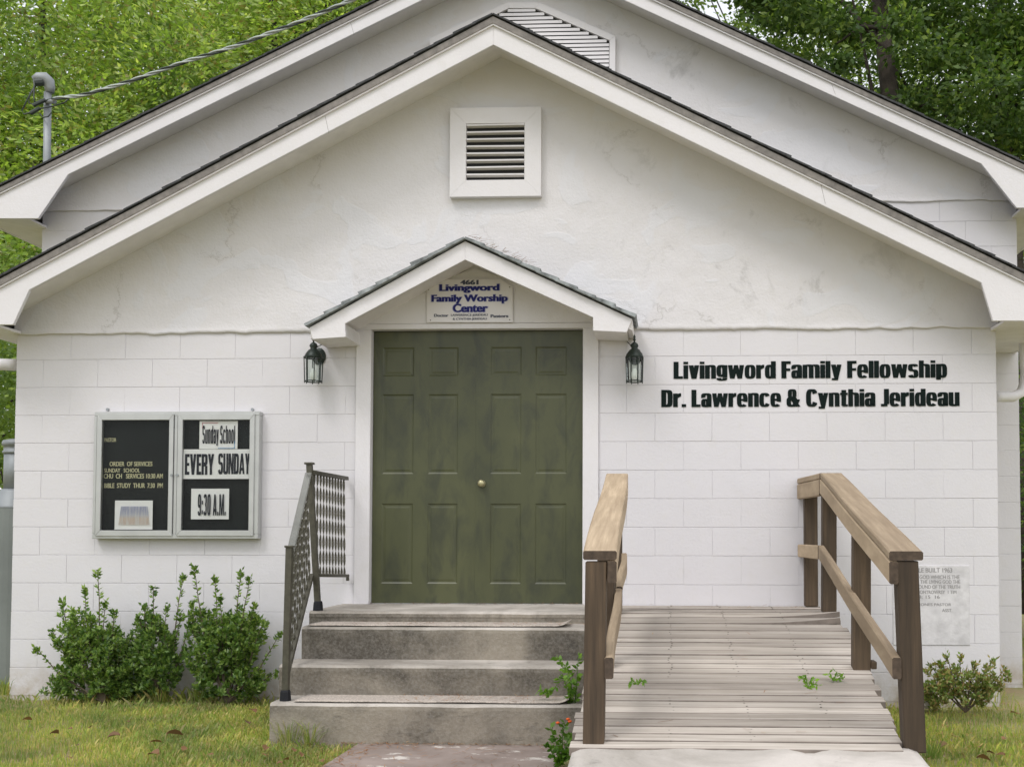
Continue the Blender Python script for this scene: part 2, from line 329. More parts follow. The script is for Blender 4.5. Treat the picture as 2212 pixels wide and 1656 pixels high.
# lettering set with Blender's built-in font, thickened sideways in thin steps, fitted into a rectangle
def letters(s, x0, x1, z0, z1, y, off=0.0, sweep=0.0, n=4, spacing=1.0, step=0.0004, cap=None, shear=0.0, thick=0.0008):
    cu = bpy.data.curves.new('t','FONT'); cu.body = s; cu.offset = off; cu.space_character = spacing; cu.resolution_u = 3; cu.space_line = 1.0; cu.shear = shear
    to = bpy.data.objects.new('t', cu); COL.objects.link(to); bpy.context.view_layer.update()
    me = bpy.data.meshes.new_from_object(to.evaluated_get(bpy.context.evaluated_depsgraph_get()))
    V = np.array([v.co[:] for v in me.vertices]); F = [tuple(p.vertices) for p in me.polygons]
    bpy.data.objects.remove(to); bpy.data.curves.remove(cu); bpy.data.meshes.remove(me)
    lo, hi = V.min(0), V.max(0); hi0 = hi[0]+sweep; mb = MB()
    for i in range(n if sweep else 1):
        sh = sweep*i/max(1,n-1) if sweep else 0
        X = x0+(V[:,0]+sh-lo[0])/(hi0-lo[0])*(x1-x0); Z = z0+(V[:,1]-lo[1])/(hi[1]-lo[1])*(z1-z0)
        mb.add([(X[j], y-step*i, Z[j]) for j in range(len(X))], [f[::-1] for f in F])
    return mb
def rect(x0, y0, x1, y1, Y):
    a = at(x0,y1,Y); b = at(x1,y0,Y); return a.x, b.x, a.z, b.z

# heavy condensed poster alphabet, drawn as stems and rounded arcs (cap height 1)
def G_r(x0,y0,x1,y1): return [(x0,y0),(x1,y0),(x1,y1),(x0,y1)]
def G_a(x0,y0,x1,y1,sx=.17,sy=.12,a0=0,a1=360,p=.62):
    out = []; cx_, cy_, a, b = (x0+x1)/2, (y0+y1)/2, (x1-x0)/2, (y1-y0)/2; n = max(3,int(abs(a1-a0)/15)); f = lambda v,e: math.copysign(abs(v)**e, v)
    ring = []
    for i in range(n+1):
        t = math.radians(a0+(a1-a0)*i/n); c, s_ = math.cos(t), math.sin(t)
        ring.append(((cx_+a*f(c,p),cy_+b*f(s_,p)),(cx_+(a-sx)*f(c,p),cy_+(b-sy)*f(s_,p))))
    return [[ring[i][0],ring[i+1][0],ring[i+1][1],ring[i][1]] for i in range(n)]
ARCH = lambda o: [G_r(.27+o,0,.45+o,.62)]+G_a(.07+o,.44,.45+o,.805,.18,.13,0,125)
GL = {
'L':(.38,[G_r(0,0,.19,1),G_r(.185,0,.38,.15)]),'i':(.18,[G_r(0,0,.18,.79),G_r(0,.86,.18,1)]),
'v':(.43,[[(.12,0),(.27,0),(.18,.79),(0,.79)],[(.16,0),(.31,0),(.43,.79),(.25,.79)]]),
'n':(.45,[G_r(0,0,.18,.79)]+ARCH(0)),'m':(.72,[G_r(0,0,.18,.79)]+ARCH(0)+ARCH(.27)),'h':(.45,[G_r(0,0,.18,1)]+ARCH(0)),
'g':(.45,G_a(0,.10,.42,.805,.17,.12)+[G_r(.27,.06,.45,.79)]+G_a(0,-.12,.45,.20,.18,.10,180,360)),
'w':(.68,[[(.09,0),(.22,0),(.17,.79),(0,.79)],[(.13,0),(.26,0),(.42,.79),(.27,.79)],[(.42,0),(.55,0),(.41,.79),(.26,.79)],[(.46,0),(.59,0),(.68,.79),(.51,.79)]]),
'o':(.45,G_a(0,-.01,.45,.80)),'r':(.33,[G_r(0,0,.18,.79),[(.17,.52),(.33,.62),(.33,.80),(.26,.80),(.17,.70)]]),
'd':(.45,G_a(0,-.01,.42,.80)+[G_r(.27,0,.45,1)]),'p':(.45,G_a(.03,-.01,.45,.80)+[G_r(0,-.12,.18,.79)]),
'F':(.38,[G_r(0,0,.19,1),G_r(.185,.84,.38,1),G_r(.185,.43,.36,.58)]),
'a':(.44,[G_r(.265,0,.44,.60)]+G_a(0,.40,.44,.80,.17,.12,0,195)+G_a(0,-.01,.38,.47,.16,.11)),
'l':(.18,[G_r(0,0,.18,1)]),
'y':(.43,[[(.13,.04),(.28,.0),(.18,.79),(0,.79)],[(.12,-.12),(.27,-.12),(.43,.79),(.26,.79)],G_r(.03,-.12,.2,.0)]),
'e':(.45,G_a(0,-.01,.45,.80,.17,.12,-8,318)+[G_r(.12,.35,.44,.46)]),
's':(.42,G_a(0,.37,.42,.80,.17,.12,15,265)+G_a(0,-.01,.42,.48,.17,.12,-165,95)),
'D':(.48,[G_r(0,0,.19,1)]+G_a(-.14,0,.48,1,.19,.14,-90,90,.42)),'.':(.17,[G_r(0,0,.17,.17)]),':':(.17,[G_r(0,.06,.17,.24),G_r(0,.52,.17,.70)]),
'c':(.44,G_a(0,-.01,.45,.80,.17,.12,28,332)),'C':(.48,G_a(0,-.01,.49,1.01,.19,.14,25,335)),
'&':(.60,G_a(.06,.46,.42,1.01,.15,.10)+G_a(0,-.01,.46,.56,.17,.12)+[[(.42,0),(.60,0),(.27,.56),(.12,.50)],[(.36,.14),(.47,.08),(.58,.42),(.44,.42)]]),
't':(.31,[G_r(.06,.05,.24,.95),G_r(0,.66,.31,.79),G_r(.10,0,.31,.12)]),
'J':(.33,[G_r(.14,.12,.33,1),G_r(0,0,.26,.14)]),'u':(.45,[G_r(.27,0,.45,.79),G_r(0,.14,.18,.79)]+G_a(0,-.012,.42,.32,.18,.12,175,290)),
'S':(.47,G_a(0,.46,.47,1.01,.19,.13,10,265)+G_a(0,-.01,.47,.59,.19,.13,-170,95)),
'E':(.37,[G_r(0,0,.19,1),G_r(.185,.85,.37,1),G_r(.185,.43,.35,.57),G_r(.185,0,.37,.15)]),
'V':(.50,[[(.15,0),(.31,0),(.20,1),(0,1)],[(.19,0),(.35,0),(.50,1),(.30,1)]]),
'R':(.48,[G_r(0,0,.19,1)]+G_a(-.14,.46,.48,1,.19,.13,-90,90,.42)+[G_r(.28,0,.47,.42),G_r(.18,.40,.40,.54)]),
'Y':(.48,[G_r(.145,0,.335,.45),[(.145,.40),(.31,.40),(.19,1),(0,1)],[(.17,.40),(.335,.40),(.48,1),(.29,1)]]),
'U':(.48,[G_r(0,.2,.19,1),G_r(.29,.2,.48,1)]+G_a(0,-.01,.48,.46,.19,.14,175,365)),
'N':(.50,[G_r(0,0,.16,1),G_r(.34,0,.50,1),[(.30,0),(.46,0),(.20,1),(.04,1)]]),
'A':(.54,[[(0,0),(.18,0),(.32,1),(.17,1)],[(.36,0),(.54,0),(.37,1),(.22,1)],G_r(.14,.17,.40,.31)]),
'M':(.66,[G_r(0,0,.15,1),G_r(.51,0,.66,1),[(.26,0),(.38,0),(.20,1),(.03,1)],[(.28,0),(.40,0),(.63,1),(.46,1)]]),
'9':(.45,G_a(0,.36,.45,1.01,.18,.13)+[G_r(.27,.2,.45,.7)]+G_a(0,-.01,.45,.40,.18,.13,180,365)),
'3':(.45,G_a(0,.46,.45,1.01,.18,.13,-90,165)+G_a(0,-.01,.45,.57,.18,.13,-165,90)),'0':(.46,G_a(0,-.01,.46,1.01,.18,.13))}
def poster_text(s, x0, x1, z0, z1, y, gap=.05, space=.22, step=0.00008, fat=0.0):
    """cap height spans z0..z1, descenders hang below"""
    pos = []; x = 0
    for ch in s:
        if ch == ' ': x += space; continue
        pos.append((x,ch)); x += GL[ch][0]+gap
    tot = x-gap; mb = MB(); kx = (x1-x0)/tot; kz = z1-z0
    for px, ch in pos:
        for i, poly in enumerate(GL[ch][1]):
            mb.add([(x0+(px+a)*kx, y-step*(i%9), z0+b*kz) for a,b in poly], [tuple(range(len(poly)))])
            if fat: mb.add([(x0+(px+a+fat)*kx, y-step*(i%9)-.0007, z0+b*kz) for a,b in poly], [tuple(range(len(poly)))])
    return mb

# ------------------------------------------------------------------ ground
def ground():
    nx, ny = 130, 90
    xs = np.concatenate([np.linspace(-300,-12,16)[:-1], np.linspace(-12,10,nx), np.linspace(10,300,16)[1:]])
    ys = np.concatenate([np.linspace(-200,-10,12)[:-1], np.linspace(-10,12,ny), np.linspace(12,300,16)[1:]])
    V = []
    for y in ys:
        for x in xs:
            h = 0.02*noise.noise(Vector((x*0.9,y*0.9,0)))+0.008*noise.noise(Vector((x*4,y*4,3)))
            V.append((x,y,-0.03+(h if abs(x)<12 and abs(y)<12 else 0)))
    n = len(xs); F = [(j*n+i, j*n+i+1, (j+1)*n+i+1, (j+1)*n+i) for j in range(len(ys)-1) for i in range(n-1)]
    o = npmesh('ground', V, F, M['soil'], smooth=True); tag(o, kind='structure')
ground()

# ------------------------------------------------------------------ the church building
XL, XR = -4.756, 2.325          # front wall corners
MXL, MXR, MY = -5.14, 2.78, 0.97  # main wall corners and plane
CH = 0.2032
church = thing('church_building', (-1.2,0,0), 'white painted block church building with stacked gables behind the steps and ramp', 'building')
STUC = 2.625
dL, dR, dT, dB = at(801,1000,0).x, at(1259,1000,0).x, at(1000,712,0).z, 0.672
tL, tR = at(768.5,1000,0).x, at(1293,1000,0).x
b = MB()      # block backing = recessed mortar
b.box(XL+0.004, dL-0.02, 0.0028, 0.20, -0.15, 2.9); b.box(dR+0.02, XR-0.004, 0.0028, 0.20, -0.15, 2.9)
b.box(dL-0.02, dR+0.02, 0.0028, 0.20, dT+0.01, 2.9); b.box(dL-0.02, dR+0.02, 0.0028, 0.20, -0.15, dB-0.05)
b.box(XL+0.004, XL+0.2, 0.2, MY, -0.15, 2.9); b.box(XR-0.2, XR-0.004, 0.2, MY, -0.15, 2.9)
fwall = build('front_wall', b, M['block'], church, fix=False)
blkcache = {}
def block(parent, x0, x1, z0, z1, yf):
    if x1-x0 < 0.03: return
    g = 0.0028; key = (round(x1-x0,3), round(z1-z0,3), random.randrange(5))
    if key not in blkcache:
        mb = MB(); w, h = (x1-x0)/2-random.choice((.0003,.0006,.0010,.0018)), (z1-z0)/2-random.choice((.0009,.0014,.0019,.0026)); mb.box(-w,w,0,0.06,-h,h)
        me = bpy.data.meshes.new('block'); me.from_pydata([(x+random.uniform(-.0009,.0009),y,z+random.uniform(-.0008,.0008)) for x,y,z in mb.v], [], mb.f); me.materials.append(M['block'])
        bm = bmesh.new(); bm.from_mesh(me); bmesh.ops.bevel(bm, geom=[e for e in bm.edges if all(v.co.y < .03 for v in e.verts)], offset=0.0013, segments=1, affect='EDGES'); bm.to_mesh(me); bm.free()
        blkcache[key] = me
    link('block', blkcache[key], parent, ((x0+x1)/2, yf-random.uniform(0,0.0013), (z0+z1)/2))
BL = 0.4064
for k in range(0, 14):
    z0, z1 = k*CH, (k+1)*CH
    if k == 13: z1 = z0+0.1
    x = XL - (BL/2 if k % 2 else 0)
    while x < XR-0.01:
        a, c = max(x, XL), min(x+BL, XR); x += BL
        lo = tL if z0 > dB-0.2 else dL+0.3; hi = tR if z0 > dB-0.2 else dR-0.3
        for p, q in ((a, min(c, lo)), (max(a, hi), c)):
            if q > p: block(fwall, p, q, z0, z1, 0.0)
# rendered gable over the front wall
def gable_world(apx, l, r, Y): return at(*apx,Y), at(*l,Y), at(*r,Y)
VY = -0.40      # rake plane of the front gable
def stucco_sheet(name, xa, xb, zbot, topf, y, parent, amp, seed, nx=260, nz=70, clip=None):
    V = []; 
    for i in range(nx+1):
        x = xa+(xb-xa)*i/nx
        zb = zbot+0.014*noise.noise(Vector((x*2.3,seed,0)))+0.008*noise.noise(Vector((x*9,seed,1)))+0.004*noise.noise(Vector((x*30,seed,1)))
        if clip and clip[0] < x < clip[1]: zb = clip[2]
        zt = max(topf(x), zb+0.02)
        for j in range(nz+1):
            z = zb+(zt-zb)*j/nz
            n = noise.fractal(Vector((x*1.8,z*1.8,seed)), 0.9, 2.1, 5); e = min(1, j/2.0)
            lip = 0.006*math.exp(-((z-zb)/0.03)**2)*(1+noise.noise(Vector((x*6,z*8,4))))
            V.append((x, y-(amp*n+lip), z) if j else (x, y+0.004, zb+0.002))
    # underside lip going back to the wall
    F = [((i)*(nz+1)+j, (i+1)*(nz+1)+j, (i+1)*(nz+1)+j+1, i*(nz+1)+j+1) for i in range(nx) for j in range(nz)]
    n0 = len(V); V += [(V[i*(nz+1)][0], y+0.03, V[i*(nz+1)][2]+0.004) for i in range(nx+1)]
    F += [(n0+i, n0+i+1, (i+1)*(nz+1), i*(nz+1)) for i in range(nx)]
    return npmesh(name, V, F, M['stucco'], parent, smooth=True)

def slope_line(p, q):
    m = (q.z-p.z)/(q.x-p.x); return lambda x: p.z+m*(x-p.x)
def gable(prefix, Y, yback, topL, apexT, topR, botApex, cornL, retL, outL, cornR, retR, outR, mouldpx, wallx, shm, expo, shth, shlap, fr=0.03, mould=True, parent=church, soffZ=True):
    """roof of one gable: all outlines measured in its own rake plane Y"""
    T = lambda p: at(p[0], p[1], Y)
    A, TL, TR, BA = T(apexT), T(topL), T(topR), T(botApex)
    CL, RL, OL, CR, RR, OR = map(T, (cornL, retL, outL, cornR, retR, outR))
    lt, rt = slope_line(A, TL), slope_line(A, TR)
    mz = mouldpx
    roof = None
    # deck of the roof with soffit underside, set back behind the fascia
    th = 0.6*(A.z-BA.z)
    mb = MB()
    for tip, ln in ((TL, lt), (TR, rt)):
        mb.hexa([(A.x,Y+fr,A.z-0.012),(tip.x,Y+fr,tip.z-0.012),(tip.x,Y+fr,tip.z-th),(A.x,Y+fr,A.z-th)],
                [(A.x,yback,A.z-0.012),(tip.x,yback,tip.z-0.012),(tip.x,yback,tip.z-th),(A.x,yback,A.z-th)])
    roof = build(prefix+'_roof', mb, M['soffit'], parent)
    # fascia boards with eave returns
    for side, tip, C, Rt, O in ((-1,TL,CL,RL,OL),(1,TR,CR,RR,OR)):
        ft = lambda p: (p.x, Y, p.z)
        pts = [(A.x,Y,A.z-mz), (BA.x if side<0 else BA.x,Y,BA.z), ft(C), ft(Rt), ft(O), (tip.x,Y,tip.z-mz)]
        pts[1] = (A.x, Y, BA.z)
        m2 = MB(); m2.prism(pts, fr); build('fascia', m2, M['trim'], roof, bevel=0.0025)
        nb = MB(); jn = MB()
        for u in np.arange(0.06,0.97,0.115):
            for dv in (0.25,0.72):
                x_ = A.x+(tip.x-A.x)*u; zt_ = A.z+(tip.z-A.z)*u-mz; zb_ = BA.z+(C.z-BA.z)*(x_-BA.x)/(C.x-BA.x) if abs(C.x-BA.x) > .1 else zt_-.1
                if abs(x_-A.x) > abs(C.x-A.x)*.97: continue
                z_ = zt_+(zb_-zt_)*dv; nb.tube([(x_,Y+.001,z_),(x_,Y-.0012,z_)], .0042, 6)
        if nb.v: build('nail', nb, M['soffit'], roof, kind='stuff')
        u = 0.31 if side < 0 else 0.57; x_ = A.x+(tip.x-A.x)*u; zt_ = A.z+(tip.z-A.z)*u-mz-.014; zb_ = BA.z+(C.z-BA.z)*(x_-BA.x)/(C.x-BA.x)
        jn.add([(x_,Y-.0008,zt_),(x_+.0022,Y-.0008,zt_),(x_+.03,Y-.0008,zb_+.004),(x_+.0278,Y-.0008,zb_+.004)],[(0,1,2,3)])
        if mould: build('board_joint', jn, M['mould'], roof, fix=False)
        if mould:
            m3 = MB(); y2 = Y-0.022
            m3.hexa([(A.x,y2,A.z-0.012),(tip.x,y2,tip.z-0.012),(tip.x,y2,tip.z-mz),(A.x,y2,A.z-mz)],
                    [(A.x,Y+0.004,A.z-0.012),(tip.x,Y+0.004,tip.z-0.012),(tip.x,Y+0.004,tip.z-mz-0.004),(A.x,Y+0.004,A.z-mz-0.004)])
            build('moulding', m3, M['mould'], roof)
            m4 = MB(); m4.hexa([(A.x,y2+0.006,A.z-mz),(tip.x,y2+0.006,tip.z-mz),(tip.x,y2+0.006,tip.z-mz-0.012),(A.x,y2+0.006,A.z-mz-0.012)],
                    [(A.x,Y-0.001,A.z-mz),(tip.x,Y-0.001,tip.z-mz),(tip.x,Y-0.001,tip.z-mz-0.012),(A.x,Y-0.001,A.z-mz-0.012)])
            build('bead', m4, M['trim'], roof)
        if soffZ:
            wx = wallx[0] if side < 0 else wallx[1]
            m5 = MB(); wx += -side*0.03; x0, x1 = sorted((O.x, wx)); m5.box(x0, x1, Y+fr, yback, Rt.z+0.004, Rt.z+0.022)
            m5.box(*( (O.x-0.02,O.x) if side<0 else (O.x,O.x+0.02)), Y+0.002, yback, Rt.z, tip.z-0.02)
            build('eave_soffit', m5, M['soffit'], roof)
    # shingles: one slab per course, lapped
    for tip in (TL, TR):
        P, Q = Vector((tip.x,0,tip.z)), Vector((A.x,0,A.z)); d = Q-P; L = d.length; d.normalize(); nrm = Vector((-d.z,0,d.x)); nrm = nrm if nrm.z > 0 else -nrm
        n = max(2, round(L/expo)); e = L/n
        for i in range(n):
            s0 = P+d*(e*i-(0.02 if i == 0 else 0)); s1 = P+d*min(L, e*(i+1)+0.02); yf = Y-0.030-random.uniform(0,shlap)
            lift = shth*random.uniform(0.7,1.25); a0 = s0+nrm*(0.002); a1 = s0+nrm*(0.002+lift); b0 = s1-nrm*0.002; b1 = s1+nrm*(0.004+lift*0.35)
            m6 = MB(); f = [(q.x,yf,q.z) for q in (a0,a1,b1,b0)]; bk = [(q.x,yback,q.z) for q in (a0,a1,b1,b0)]
            m6.hexa(f, bk); build('shingle', m6, shm, roof)
    return roof, lt, rt, A, BA

vroof, vlt, vrt, VA, VBA = gable('front', VY, MY, (-99,655), (1066,35), (2324,644.5), (1066,97), (63,626), (28,701), (-99,701), (2120,610.6), (2145,693), (2324,693),
      0.058, (XL+0.01, XR-0.01), M['shingle'], 0.15, 0.014, 0.006)
def topV(x): return (vlt(x) if x < VA.x else vrt(x)) - 0.10
stucco_sheet('gable_stucco', XL-0.012, XR+0.010, at(300,722,0).z, topV, -0.016, church, 0.007, 2.0, clip=(tL-0.02, tR+0.02, at(1000,690,0).z))
g = MB(); g.prism([(XL,0.006,2.8),(XR,0.006,2.8),(XR,0.006,topV(XR)),(VA.x,0.006,topV(VA.x)),(XL,0.006,topV(XL))], 0.15); build('gable_backing', g, M['block'], church)

# main nave wall behind
FY = 0.67
mroof, mlt, mrt, MA, MBA = gable('main', FY, 11.0, (-45,427), (1122,-147), (2320,405), (1122,-103), (147,377), (82,472), (-45,472), (2120,354), (2196,449), (2320,449),
      0.05, (MXL+0.01, MXR-0.01), M['shingle'], 0.16, 0.014, 0.004, mould=True)
def topM(x): return (mlt(x) if x < MA.x else mrt(x)) - 0.10
zs = at(2050,436,MY).z
m = MB(); zt = topM(MXL)
m.prism([(MXL,MY+0.0025,-0.15),(MXR,MY+0.0025,-0.15),(MXR,MY+0.0025,topM(MXR)),(MA.x,MY+0.0025,topM(MA.x)),(MXL,MY+0.0025,topM(MXL))], 0.2)
m.box(MXL, MXL+0.2, MY+0.206, 10.8, -0.15, topM(MXL)); m.box(MXR-0.2, MXR, MY+0.206, 10.8, -0.15, topM(MXR))
m.prism([(MXL,10.8,-0.15),(MXR,10.8,-0.15),(MXR,10.8,topM(MXR)),(MA.x,10.8,topM(MA.x)),(MXL,10.8,topM(MXL))], 0.15)
mwall = build('main_wall', m, M['block'], church)
stucco_sheet('main_gable_stucco', MXL-0.01, MXR+0.01, zs, topM, MY-0.012, church, 0.005, 9.0, 220, 60)
for k in range(0, 20):
    z0, z1 = k*CH, min((k+1)*CH, zs+0.01)
    if z1 <= z0: break
    x = MXL - (BL/2 if k % 2 else 0)
    while x < MXR-0.01:
        a, c = max(x, MXL), min(x+BL, MXR); x += BL
        if (c > XR) or (z1 > (vlt((a+c)/2) if (a+c)/2 < VA.x else vrt((a+c)/2))-0.1): block(mwall, a, c, z0, z1, MY)

# door with its casing
door = build('door', MB().box(dL,dR,0.058,0.10,dB,dT), M['door'], church)
mid = at(1024.5,1000,0).x
def leaf(x0, x1, xc, nm):
    zc = [dB+0.004, at(1000,1260,0.05).z, at(1000,1087,0.05).z, at(1000,1023,0.05).z, at(1000,851,0.05).z, at(1000,812,0.05).z, at(1000,750,0.05).z, dT-0.004]
    xs = [x0]+xc+[x1]; mb = MB(); y = 0.045
    for i in range(len(xs)-1):
        for j in range(len(zc)-1):
            a, c, d, e = xs[i], xs[i+1], zc[j], zc[j+1]
            if i in (1,3) and j in (1,3,5):
                q = 0.010; pm = MB(); r = 0.02
                pm.add([(a,y,d),(c,y,d),(c,y,e),(a,y,e),(a+q,y+.006,d+q),(c-q,y+.006,d+q),(c-q,y+.006,e-q),(a+q,y+.006,e-q),
                        (a+r,y+.006,d+r),(c-r,y+.006,d+r),(c-r,y+.006,e-r),(a+r,y+.006,e-r),(a+r+.012,y+.004,d+r+.012),(c-r-.012,y+.004,d+r+.012),(c-r-.012,y+.004,e-r-.012),(a+r+.012,y+.004,e-r-.012)],
                       [(0,1,5,4),(1,2,6,5),(2,3,7,6),(3,0,4,7),(4,5,9,8),(5,6,10,9),(6,7,11,10),(7,4,8,11),(8,9,13,12),(9,10,14,13),(10,11,15,14),(11,8,12,15),(12,13,14,15)])
                build('door_panel', pm, M['door'], door, fix=False)
            else: mb.add([(a,y,d),(c,y,d),(c,y,e),(a,y,e)], [(0,1,2,3)])
    mb.add([(x0,y,zc[0]),(x0,y,zc[-1]),(x0,.058,zc[-1]),(x0,.058,zc[0]),(x1,y,zc[0]),(x1,y,zc[-1]),(x1,.058,zc[-1]),(x1,.058,zc[0])], [(0,1,2,3),(7,6,5,4)])
    build('door_leaf', mb, M['door'], door, fix=False)
X = lambda px: at(px,1000,0.045).x
leaf(dL+0.003, mid-0.0002, [X(825),X(893),X(924),X(989)], 'l'); leaf(mid+0.0002, dR-0.003, [X(1059),X(1126),X(1156),X(1224)], 'r')
kp = at(1041,1044,0.045); mb = MB()
mb.tube([(kp.x,0.046,kp.z),(kp.x,0.040,kp.z)], 0.026, 16); mb.tube([(kp.x,0.040,kp.z),(kp.x,0.028,kp.z),(kp.x,0.020,kp.z),(kp.x,0.008,kp.z),(kp.x,-0.002,kp.z)], [0.010,0.010,0.024,0.027,0.016], 16)
build('door_knob', mb, M['brass'], door, shade=True)
cas = build('door_casing', MB().box(tL,dL,-0.022,0.10,0.66,dT+0.002), M['trim'], church, bevel=0.003)
build('door_casing', MB().box(dR,tR,-0.022,0.10,0.66,dT+0.002), M['trim'], church, bevel=0.003)
ht = at(1000,699.5,0).z
build('door_head', MB().box(tL-0.01,tR+0.004,-0.026,0.10,dT+0.002,ht), M['trim'], church, bevel=0.003)
build('door_sill', MB().box(dL,dR,0.01,0.10,dB-0.02,dB+0.002), M['alu'], church)

# porch gable over the door
PY = -0.41
proof, plt_, prt_, PA, PBA = gable('porch', PY, 0.0, (668,703.5), (1005,517), (1366,685), (1006,561), (745,699), (746.8,727.7), (675.3,732.7), (1281,685.5), (1281,714.2), (1353.6,717.6),
      0.012, (0,0), M['pshingle'], 0.137, 0.026, 0.012, fr=0.03, mould=False, soffZ=False)
def px2(p, Y): return at(p[0],p[1],Y)
for quad in (((675.3,704),(745,699),(746.8,727.7),(675.3,732.7)), ((1281,685.5),(1353.6,690),(1353.6,717.6),(1281,714.2))):
    mm = MB(); pts = [at(x,y,PY+0.03) for x,y in quad]; mm.prism([(q.x,PY+0.031,q.z+0.002) for q in pts], 0.37); build('eave_return', mm, M['soffit'], proof)
mm = MB(); zt0 = at(1000,698,0).z; pa = (PA.x, -0.03, PBA.z+0.03)
lx, rx = at(745,700,PY).x-0.02, at(1281,700,PY).x+0.02
mm.prism([(lx-0.05,-0.03,ht+0.001),(rx+0.05,-0.03,ht+0.001),(rx+0.05,-0.03,zt0+0.08),pa,(lx-0.05,-0.03,zt0+0.08)], 0.02); build('tympanum', mm, M['trim'], proof)

# louvre vents
def vent_square():
    a, b2, c, d = rect(975,238.6,1171.7,432,0); ia, ib, ic, id_ = rect(1010,273.6,1135.7,396,0)
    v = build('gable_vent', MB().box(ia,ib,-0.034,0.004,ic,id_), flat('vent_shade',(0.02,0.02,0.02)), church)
    y0, y1 = -0.072, -0.012
    for q in ([(a,c),(b2,c),(ib,ic),(ia,ic)], [(b2,c),(b2,d),(ib,id_),(ib,ic)], [(b2,d),(a,d),(ia,id_),(ib,id_)], [(a,d),(a,c),(ia,ic),(ia,id_)]):
        f = MB(); f.prism([(x,y0,z) for x,z in q], y1-y0+0.008); build('vent_frame', f, M['trim'], v, bevel=0.0015)
    n = 8; h = (id_-ic)/n
    for i in range(n):
        z = ic+h*i+h*0.06; j = random.uniform(-.003,.003); f = MB(); zf = z+h*.66
        f.hexa([(ia+.002,-0.068,zf),(ib-.002,-0.068,zf+j),(ib-.002,-0.068,zf+0.011+j),(ia+.002,-0.068,zf+0.011)], [(ia+.002,-0.040,z+h*.50),(ib-.002,-0.040,z+h*.50+j),(ib-.002,-0.040,z+h*.50+0.006+j),(ia+.002,-0.040,z+h*.50+0.006)])
        build('slat', f, M['trim'], v)
vent_square()
def vent_oct():
    Y = MY-0.034; o = [(930,87),(1096.6,9.3),(1166.7,9.3),(1330,81.7),(1329,240),(930,240)]; i_ = [(950,97),(1100,21.7),(1156.7,21.7),(1317,91),(1316,226),(950,226)]
    O = [at(x,y,Y) for x,y in o]; I = [at(x,y,Y) for x,y in i_]
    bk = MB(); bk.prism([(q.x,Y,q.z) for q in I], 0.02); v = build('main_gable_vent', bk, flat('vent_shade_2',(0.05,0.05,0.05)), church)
    for k in range(6):
        q = [O[k],O[(k+1)%6],I[(k+1)%6],I[k]]; f = MB(); f.prism([(p.x,Y-0.03,p.z) for p in q], 0.045); build('vent_frame', f, M['trim'], v, bevel=0.0015)
    zt, zb = I[1].z, I[4].z; n = 24; h = (zt-zb)/n
    def span(z):
        xs = []
        for k in range(6):
            p, q = I[k], I[(k+1)%6]
            if (p.z-z)*(q.z-z) < 0: xs.append(p.x+(q.x-p.x)*(z-p.z)/(q.z-p.z))
        return min(xs), max(xs)
    for i in range(n):
        z = zb+h*i; xa, xb = span(min(z+h*0.8, zt-.002)); f = MB()
        f.hexa([(xa+.004,Y-0.026,z+.003),(xb-.004,Y-0.026,z+.003),(xb-.004,Y-0.022,z+h*.86),(xa+.004,Y-0.022,z+h*.86)], [(xa+.004,Y-0.002,z+h*.45),(xb-.004,Y-0.002,z+h*.45),(xb-.004,Y-0.002,z+h*.9),(xa+.004,Y-0.002,z+h*.9)])
        build('slat', f, M['trim'], v)
vent_oct()

# ------------------------------------------------------------------ porch sign
def sign():
    Y = -0.047; A = at(1014,650,Y); t = thing('address_sign', (A.x,Y,at(1014,695,Y).z), 'white name sign with blue lettering on the little gable above the door', 'sign')
    pts = [at(x,y,Y) for x,y in ((922,695.7),(1107.5,695.7),(1107.5,619),(1082,603),(945,603),(922,619))]
    mb = MB(); mb.prism([(q.x,Y,q.z) for q in pts], 0.012); build('sign_panel', mb, M['sign'], t)
    y = Y-0.0012
    def line(s, x0,y0,x1,y1, mat, name='lettering', **k):
        r = rect(x0,y0,x1,y1,Y); build(name, letters(s,*r,y-k.pop('dy',0),**k), mat, t, fix=False)
    line('4661', 994,604.5,1034,615, M['grey_ink'], sweep=0.12, off=0.01)
    for s, x0,y0,x1,y1 in (('Livingword',949,613.5,1079,633),('Family Worship',932,636,1097,656.5),('Center',978,656,1054,674.5)):
        line(s, x0-1.5,y0-1.2,x1+1.5,y1+1.2, M['halo'], 'lettering_outline', sweep=0.10, off=0.035, n=3)
        line(s, x0,y0,x1,y1, M['navy'], sweep=0.09, off=0.012, dy=0.0016, n=4)
    line('Doctor', 937.5,678,969,684.5, M['grey_ink'], sweep=0.1, off=0.012); line('LAWERENCE JERIDEAU', 974,677.5,1054,684.5, M['grey_ink'], sweep=0.08)
    line('Pastors', 1059.5,679,1098.5,686, M['grey_ink'], sweep=0.1, off=0.012); line('& CYNTHIA JERIDEAU', 978,686,1052,692.5, M['grey_ink'], sweep=0.08)
    for x, yy in ((926,625.5),(1101,620),(930,691.5),(1101,690.5)):
        q = at(x,yy,Y); build('screw', MB().tube([(q.x,Y+.001,q.z),(q.x,Y-.003,q.z)], 0.004, 8), M['iron'], t)
sign()

